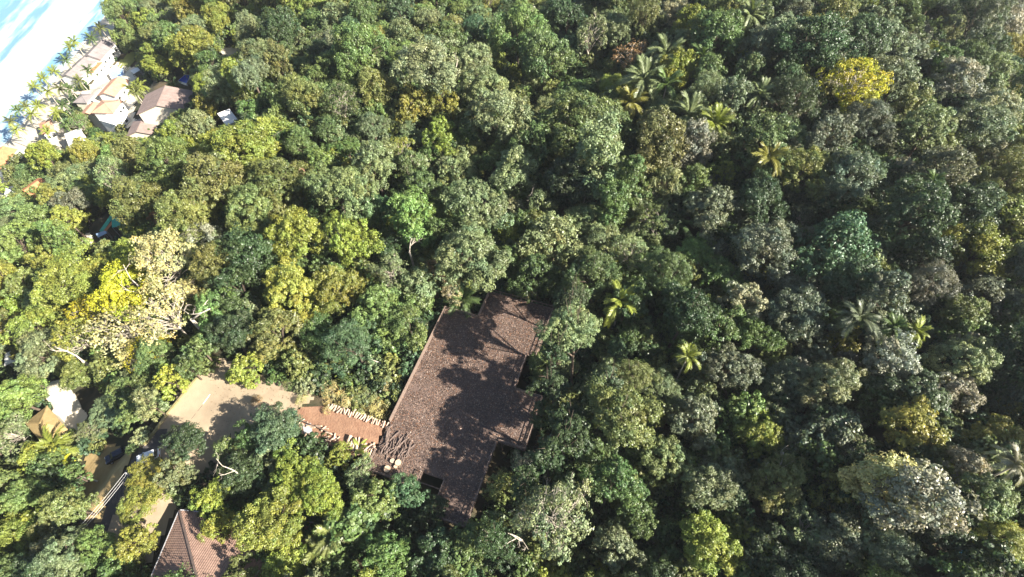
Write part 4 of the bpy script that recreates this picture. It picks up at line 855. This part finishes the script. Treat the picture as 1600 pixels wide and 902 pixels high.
# young trees and climbers filling the gaps between the big crowns
sub = []
for s in range(4):
    g = np.random.default_rng(60 + s); cm, _, _ = crown_mesh('thicket_kind', g, 2.4, 2.6, 2.6, 18, 1.1, 9, 22, 0.34, 0.2, low=-0.6); sub.append((cm, None))
cnt = 9000; x = rng.uniform(-186, 300, cnt); y = rng.uniform(-5, 300, cnt)
uu, vv, dd = proj(np.stack([x, y, terr(x, y) + 3], -1)); k_ = (uu > -60) & (uu < 1660) & (vv > -40) & (vv < 960) & (dd > 0)
bb = x * BX[0] + y * BX[1]; aa = x * AY[0] + y * AY[1]; k_ &= ~((bb > -40) & (bb < -7.5) & (aa > 11) & (aa < 66))
rr_ = 3.6 * FPX / dd
for nm, pl in list(OPEN.items()) + [('w', [(340, 560), (290, 600), (200, 700), (120, 830), (130, 880), (215, 880), (262, 800), (330, 740), (400, 700), (462, 664), (560, 700), (612, 690), (612, 655), (503, 625), (470, 606), (400, 585)])]:
    for ca, sa in [(0, 0)] + [(math.cos(q), math.sin(q)) for q in np.linspace(0, 6.28, 9)[:-1]]: k_ &= ~inpoly(uu + ca * rr_, vv + sa * rr_, pl)
x, y = x[k_], y[k_]; n_ = len(x)
uc = np.array([HUE[palette(a_, b_)] for a_, b_ in zip(x, y)]) * rng.uniform(0.75, 1.15, (n_, 1))
scatter('thicket', np.stack([x, y, terr(x, y) - 0.2], -1), rng.uniform(0.6, 1.5, (n_, 1)) * np.array([[1, 1, 1.15]]), rng.uniform(0, 6.28, n_), uc, rng.integers(0, 4, n_), sub, 'thicket of young trees and climbers filling the gaps between large crowns', 'thicket')
# ------------------------------------------------------------------ palms, banana plants, snags, dry brush
def frond_mesh(seed, L, droop, leaflets, lw, ll):
    g = np.random.default_rng(seed); P_ = []; 
    for i in range(9):
        t = i / 8; P_.append(np.array([L * t * (1 - 0.12 * t * t), 0, droop * L * (0.55 * t - 1.0 * t * t)]))
    mb = MB(); mb.tube(P_[::2], [0.05, 0.04, 0.03, 0.02, 0.01], 3)
    nv0 = len(mb.v); V_ = [np.array(q) for q in mb.v]; F_ = list(mb.f); tint = [(1.1, 1.05, 0.8)] * len(F_)
    for i in range(leaflets):
        t = 0.12 + 0.88 * (i + 0.5) / leaflets; k = min(int(t * 8), 7); f = t * 8 - k; p = P_[k] * (1 - f) + P_[k + 1] * f; d = unit(P_[k + 1] - P_[k])
        for sgn in (-1, 1):
            l_ = ll * (0.35 + 1.3 * math.sin(min(t * 2.6, 3.0)) * 0.5) * g.uniform(0.85, 1.15); o = unit(np.array([0.55 + 0.5 * t, sgn, -0.35 + g.normal(0, 0.15)])); m_ = p + o * l_ * 0.55; q = p + o * l_ + np.array([0, 0, -0.25 * l_])
            k0 = len(V_); V_ += [p - d * lw / 2, p + d * lw / 2, m_ + d * lw * 0.6, q, m_ - d * lw * 0.6]; F_.append((k0, k0 + 1, k0 + 2, k0 + 3, k0 + 4)); b_ = g.uniform(0.75, 1.25); tint.append((b_, b_, b_))
    return me_np('frond', V_, F_, M_LEAF, tint=tint)
FROND = [frond_mesh(i, 3.6, dr, 34, 0.085, 0.9) for i, dr in enumerate((0.35, 0.65, 1.0, 1.35))]
def joined(meshes_rot):
    V_, F_, C_ = [], [], []; 
    for me, R_ in meshes_rot:
        k0 = len(V_); V_ += [R_ @ v.co for v in me.vertices]; F_ += [[i + k0 for i in p.vertices] for p in me.polygons]
        ta = np.empty(len(me.polygons) * 4, np.float32); me.attributes['tint'].data.foreach_get('color', ta); C_ += ta.reshape(-1, 4)[:, :3].tolist()
    return me_np('crown', [tuple(v) for v in V_], F_, M_LEAF, tint=C_)
def palm_angles(g, n_):
    return [(2.39996 * i + g.normal(0, 0.3), math.radians(75 - 95 * (i / (n_ - 1)) + g.normal(0, 10)), min(3, int(i / n_ * 4))) for i in range(n_)]
PTR = MB().tube([(0, 0, -1), (0.05, 0, .3), (-.03, 0.03, .7), (0, 0, 1)], [0.20, 0.17, 0.14, 0.13], 7).mesh('trunk', M_PALE, smooth=True)
small_crowns = []
for s in range(3):
    g = np.random.default_rng(70 + s); small_crowns.append(joined([(FROND[k], Matrix.Rotation(a, 3, 'Z') @ Matrix.Rotation(-e_, 3, 'Y')) for a, e_, k in palm_angles(g, 15)]))
def palm(u, v, r, h, hue, label, group, fine=True, name='palm_tree'):
    R = r / 7.
    for _ in range(8):
        q = T(u, v, h); d = proj((q[0], q[1], q[2] + h))[2]; R = r * d / FPX
    s = R / 3.3; e_ = ob(name, None, loc=q, rot=(0, 0, 0), label=label, cat='palm', group=group)
    lean = rng.normal(0, 0.04, 2); e_.rotation_euler = (lean[0], lean[1], rng.uniform(0, 6.28))
    ob('trunk', PTR, e_, scale=(s ** 0.5, s ** 0.5, h)); c3 = np.array(HUE[hue]) * rng.uniform(0.85, 1.15)
    if fine:
        for a, el, k in palm_angles(rng, 21):
            o = ob('frond', FROND[k], e_, loc=(0, 0, h), rot=(rng.normal(0, 0.25), -el, a), scale=(s * rng.uniform(0.75, 1.12),) * 3); o.color = (*(c3 * rng.uniform(0.8, 1.25)), 1)
    else:
        o = ob('crown', small_crowns[int(rng.integers(3))], e_, loc=(0, 0, h), scale=(s,) * 3); o.color = (*c3, 1)
FP = [(1010, 338, 34, 6, 'PG', 'star-shaped pale palm alone in a dark gap above the deck'), (1060, 350, 30, 5, 'DG', 'dark palm in shade right of the star-shaped palm'), (970, 470, 34, 12.5, 'YG', "drooping yellow-green palm right of the deck's upper corner"), (823, 452, 15, 6, 'ST', "small dry-fronded palm over the deck's top railing"),
 (1045, 85, 32, 13.5, 'PG', 'topmost pale palm of the cluster at upper centre'), (1010, 125, 34, 13.5, 'PG', 'middle palm of the upper centre cluster, long upright fronds'), (1040, 135, 26, 12.5, 'G', 'small palm right of the middle of the upper centre cluster'), (985, 160, 32, 11.5, 'GO', 'golden-green palm at the lower left of the upper centre cluster'), (1075, 180, 34, 13.5, 'PG', 'wide pale palm at the lower end of the upper centre cluster'), (1115, 190, 30, 13.5, 'YG', 'yellow-tipped palm right of the wide pale palm'), (960, 175, 24, 6, 'RU', 'palm with hanging rusty dead fronds left of the cluster'), (1100, 90, 24, 12.5, 'G', 'dark-fronded palm at the right of the upper centre cluster'),
 (1175, 25, 26, 12.5, 'PG', 'palm near the top edge, right of centre'), (1180, 145, 28, 12.5, 'PG', 'palm with curved ribs right of the yellow-tipped palm'), (1205, 250, 30, 12.5, 'GO', 'olive palm with hanging fronds at centre right'), (1345, 500, 34, 12.5, 'GG', 'grey drooping palm in the middle right gap'), (1390, 505, 28, 11.5, 'G', 'green palm beside the grey drooping palm'), (1585, 735, 30, 11.5, 'SV', 'silvery palm on the right edge'), (1460, 285, 20, 11.5, 'G', 'small palm poking from the dark ridge at right'), (1430, 520, 24, 11.5, 'YG', 'yellow-tipped feathery palm at middle right'), (1075, 560, 22, 12.5, 'YG', 'small bright palm with bare limb right of the deck'),
 (525, 830, 34, 7, 'OL', 'olive palm below the yellow-green trees at the bottom'), (500, 860, 30, 6, 'OL', 'lower olive palm at the bottom, left of its neighbour'), (370, 885, 34, 5, 'G', 'green palm beside the tiled roof at the bottom'), (720, 470, 30, 4.5, 'G', "green palm over the deck's top left corner"), (470, 690, 24, 4, 'DG', 'dark small palm beside the grey metal cabinet'), (15, 455, 36, 8, 'YL', 'yellow palm at the left edge'), (85, 700, 34, 5, 'YG', 'yellow-green palm left of the dirt verge'), (150, 290, 24, 8, 'YG', 'long-fronded palm left of centre with leaning pale trunk'), (590, 90, 16, 9, 'PG', 'small pale palm near the top, left of the snag'), (620, 110, 16, 8, 'G', 'small green palm left of the snag')]
for u, v, r, h, hue, lb in FP: palm(u, v, r, h, hue, lb, 'forest palms')
BP = [(117, 66), (112, 75), (103, 95), (86, 113), (66, 123), (54, 137), (37, 168), (15, 190), (30, 172), (75, 145), (92, 140), (110, 140), (128, 127), (100, 165), (88, 178), (60, 165), (140, 110), (213, 145), (218, 138), (206, 140), (270, 134), (310, 165), (305, 100), (318, 92), (330, 96), (300, 108), (160, 45), (175, 22), (50, 180), (75, 205), (105, 195), (25, 205), (145, 60)]
PW = ['first', 'second', 'third', 'fourth', 'fifth', 'sixth', 'seventh', 'eighth', 'ninth', 'tenth', 'eleventh', 'twelfth', 'thirteenth', 'fourteenth', 'fifteenth', 'sixteenth', 'seventeenth', 'eighteenth', 'nineteenth', 'twentieth', 'twenty-first', 'twenty-second', 'twenty-third', 'twenty-fourth', 'twenty-fifth', 'twenty-sixth', 'twenty-seventh', 'twenty-eighth', 'twenty-ninth', 'thirtieth', 'thirty-first', 'thirty-second', 'thirty-third', 'thirty-fourth']
BP.sort(key=lambda q: q[1])
for i, (u, v) in enumerate(BP):
    hue = ['YG', 'OL', 'G', 'YG'][i % 4]
    palm(u, v, 11 if u < 200 else 14, 9.0 if u < 200 else 7.0, hue, f'{PW[i]} palm from the top among the slender beach house palms', 'palms around the beach houses', fine=False)
# banana-like plants with big blades
def blade_mesh(L, W):
    V_, F_ = [], []
    for i in range(8):
        t = i / 7; w_ = W * math.sin(math.pi * min(0.06 + t * 0.94, 0.985)) ** 0.6 / 2; x = L * t * (1 - 0.15 * t); z = 0.5 * L * (t - 1.25 * t * t)
        V_ += [(x, -w_, z + 0.12 * W), (x, 0, z), (x, w_, z + 0.12 * W)]
    for i in range(7): k = 3 * i; F_ += [(k, k + 1, k + 4, k + 3), (k + 1, k + 2, k + 5, k + 4)]
    return me_np('leaf', V_, F_, M_LEAF, tint=[(1, 1, 1)] * len(F_))
BLADE = blade_mesh(2.8, 0.75)
def banana(u, v, h, n_, hue, label, s=1.0):
    q = T(u, v, h); e_ = ob('banana_plant', None, loc=q, label=label, cat='plant', group='banana plants'); MB().tube([(0, 0, -0.5), (0.1, 0, h)], [0.18 * s, 0.1 * s], 7).build('stem', M_PALE, e_)
    for i in range(n_):
        o = ob('leaf', BLADE, e_, loc=(0.1, 0, h), rot=(0, -rng.uniform(0.1, 1.1), 2.4 * i + rng.normal(0, 0.2)), scale=(s * rng.uniform(0.8, 1.2),) * 3); o.color = (*(np.array(HUE[hue]) * rng.uniform(0.8, 1.4)), 1)
banana(737, 452, 3.0, 7, 'YG', "banana plant with big leaves at the deck's top notch"); banana(648, 690, 2.5, 0, 'YG', 'banana plant') if False else None
banana(562, 702, 2.6, 7, 'YG', 'banana plant with torn leaves below the ramp'); banana(568, 728, 2.4, 6, 'YG', 'lower banana plant beside the deck corner'); banana(75, 712, 3.2, 10, 'YG', 'large broad-leaved banana clump left of the dirt verge', 1.3); banana(100, 728, 2.8, 9, 'YL', 'yellowing banana clump next to the large one', 1.2); banana(268, 612, 1.6, 8, 'YG', 'bright banana plant on the kerb wall'); banana(60, 735, 2.5, 8, 'G', 'green banana plant below the large clump', 1.1); banana(1125, 565, 6.0, 6, 'PG', 'pale big-leaved plant among dark crowns right of the deck')
# bare snags and fallen limbs
def snag_mesh(seed, L, forks):
    g = np.random.default_rng(seed); mb = MB()
    def grow(p, d, l_, r, dep):
        pts = [p]; dd = d
        for _ in range(3): dd = unit(dd + g.normal(0, 0.16, 3)); pts.append(pts[-1] + dd * l_ / 3)
        mb.tube(pts, [r, r * .85, r * .7, r * .5], 5)
        if dep:
            for _ in range(forks):
                k = int(g.integers(1, 4)); grow(pts[k], unit(dd + g.normal(0, 0.65, 3)), l_ * g.uniform(0.5, 0.75), r * 0.55, dep - 1)
    grow(np.zeros(3), np.array([0, 0, 1.]), L, 0.12, 4); return mb.mesh('limbs', M_PALE, smooth=True)
SN = [snag_mesh(i, 3.2, 2) for i in range(4)]
def snag(u, v, h, s, tilt, az, label, name='dead_snag'):
    q = T(u, v, h); e_ = ob(name, None, loc=q, label=label, cat='dead tree'); MB().tube([(0, 0, -0.8), (0.1, 0, h * .5), (0, 0, h + 0.2)], [0.3 * s, 0.24 * s, 0.17 * s], 7).build('trunk', M_PALE, e_); ob('limbs', SN[int(rng.integers(4))], e_, loc=(0, 0, h), rot=(0, tilt, az), scale=(s,) * 3)
snag(705, 118, 12, 1.5, 0.9, 0.6, 'dead snag with forked white limbs on a flat crown near the top'); snag(375, 742, 9, 1.1, 0.7, 2.4, 'pinkish dead branch sticking out left of the yellow-green trees'); snag(835, 318, 7, 0.9, 0.3, 1.7, 'bare pale trunk in the dark gap below the pale crowns'); snag(905, 325, 6, 0.9, 0.9, 0.5, 'leaning pale twigs beside the dark central gap'); snag(815, 845, 8, 1.3, 0.6, 2.9, 'tangle of grey bare limbs at the bottom centre'); snag(845, 800, 9, 1.4, 0.4, 1.2, 'taller tangle of bare limbs above the bottom centre tangle'); snag(635, 262, 10, 1.1, 0.5, 1.5, 'white forked stem under a light green tuft, left of centre'); snag(1125, 310, 8, 1.1, 1.0, 0.2, 'bare branch with tufts right of the star-shaped palm'); snag(640, 395, 9, 1.2, 0.5, 1.9, 'white dead branches among pale crowns above the deck'); snag(300, 500, 10, 1.9, 0.9, 0.1, 'bleached spreading limbs right of the straw-coloured tree'); snag(235, 470, 11, 1.8, 0.8, 2.0, 'bleached limbs in the middle of the straw-coloured tree'); snag(130, 565, 9, 1.7, 1.0, 2.6, 'long white limbs above the bright patio'); snag(1205, 740, 8, 1.2, 0.8, 0.4, 'grey twigs at the lower right beside the yellow-green tree')
def fallen(u1, v1, u2, v2, h1, h2, r, label):
    a, b_ = T(u1, v1, h1), T(u2, v2, h2); a = a + (0, 0, h1); b_ = b_ + (0, 0, h2); m_ = (a + b_) / 2 + np.array([0, 0, -0.2]); MB().tube([a, m_, b_], [r, r * .8, r * .35], 7).build('fallen_log', M_PALE, label=label, cat='log')
fallen(225, 598, 178, 588, 5, 6, 0.32, 'white broken trunk lying across crowns above the kerb wall'); fallen(618, 575, 575, 560, 2, 5, 0.14, 'pale leaning stem left of the deck railing'); fallen(152, 752, 110, 740, 0.6, 1.5, 0.18, 'pale fallen stem on the dirt verge'); fallen(183, 868, 158, 872, 4, 5, 0.16, 'white bare stem at the lower left'); fallen(512, 792, 498, 788, 5, 6, 0.3, 'pale broken trunk end among yellow-green crowns')
fallen(682, 538, 664, 525, 1.0, 1.4, 0.06, 'thin broken stick lying over the left railing')
# dry brush on the bank between road and deck, low bushes on the road edge
DRY = []
for s in range(3):
    g = np.random.default_rng(90 + s); cm, C, Tc = crown_mesh('foliage', g, 1.9, 1.3, 0.7, 12, 0.8, 7, 14, 0.40, 0.07, low=-0.1, tuft_r=0.7); DRY.append((cm, trunk_mesh('stems', g, 1.6, 0.9, C, 0.05, M_PALE, Tc, 1)))
GRN = []
for s in range(3):
    g = np.random.default_rng(95 + s); cm, C, Tc = crown_mesh('foliage', g, 1.9, 1.4, 0.9, 14, 0.8, 9, 16, 0.34, 0.2, low=-0.3); GRN.append((cm, trunk_mesh('stems', g, 1.8, 1.0, C, 0.06, M_BARK, None, 1)))
def bush(u, v, r, hue, dry, label):
    q = T(u, v, 1.0); d = proj(q)[2]; s = r * d / FPX / 1.9; cm, tm = (DRY if dry else GRN)[int(rng.integers(3))]
    e_ = ob('dry_bush' if dry else 'bush', None, loc=q, rot=(0, 0, rng.uniform(0, 6.28)), scale=(s, s, s * rng.uniform(0.8, 1.2)), label=label, cat='bush', group='bushes around road and deck'); ob('stems', tm, e_); o = ob('foliage', cm, e_); o.color = (*hue_of(dict(hue=hue)), 1)
BUSH = [(520, 615, 20, 'ST', 1), (545, 630, 20, 'ST', 1), (570, 625, 22, 'PG', 1), (590, 640, 18, 'ST', 1), (605, 612, 16, 'ST', 1), (600, 595, 16, 'PG', 1), (560, 650, 12, 'ST', 1), (625, 585, 12, 'OL', 0), (510, 640, 8, 'ST', 1), (480, 605, 16, 'PG', 0), (500, 590, 18, 'G', 0), (455, 600, 12, 'OL', 1), (430, 592, 14, 'G', 0), (470, 625, 10, 'ST', 1), (700, 440, 14, 'ST', 1), (690, 460, 14, 'RU', 1), (715, 445, 12, 'ST', 1), (400, 625, 9, 'RU', 1), (330, 570, 14, 'OL', 0), (365, 590, 12, 'YG', 0), (395, 598, 14, 'YG', 0), (285, 600, 12, 'YG', 0), (250, 640, 14, 'G', 0), (225, 680, 14, 'PG', 0), (870, 600, 16, 'DG', 1), (850, 690, 14, 'RU', 1), (785, 745, 16, 'DG', 1), (20, 685, 10, 'RU', 0), (205, 700, 10, 'G', 0), (150, 695, 14, 'OL', 0), (660, 545, 13, 'OL', 0), (668, 515, 14, 'PG', 0), (590, 660, 7, 'ST', 1), (540, 600, 16, 'YG', 0), (590, 575, 18, 'PG', 0)]
bk = {}
for i, q in enumerate(BUSH):
    j = int(np.argmin([math.hypot(q[0] - a, q[1] - b_) for _, a, b_ in MARKS])); bk.setdefault((q[3], q[4], j, int(round(math.atan2(q[1] - MARKS[j][2], q[0] - MARKS[j][1]) / (math.pi / 4))) % 8), []).append((math.hypot(q[0] - MARKS[j][1], q[1] - MARKS[j][2]), q))
for (hue, dry, j, dr), L_ in bk.items():
    for k, (_, q) in enumerate(sorted(L_)): bush(*q, ((ORD[k] + ' ') if len(L_) > 1 else '') + f"{'dry ' if dry else ''}{WORD[hue]} bush {DIRS[dr]} {MARKS[j][0]}")

# ------------------------------------------------------------------ the air: thin sea haze around the whole place
hz = MB().box((60, 330, -12), (1500, 1100, 224)).build('haze', None, kind='stuff')
m = bpy.data.materials.new('sea_haze'); m.use_nodes = True; n = m.node_tree; n.nodes.remove(n.nodes['Principled BSDF'])
v_ = n.nodes.new('ShaderNodeVolumePrincipled'); v_.inputs['Color'].default_value = (0.86, 0.92, 1.0, 1); v_.inputs['Density'].default_value = 0.0001; v_.inputs['Anisotropy'].default_value = 0.2
n.links.new(v_.outputs[0], n.nodes['Material Output'].inputs['Volume']); hz.data.materials.clear(); hz.data.materials.append(m)
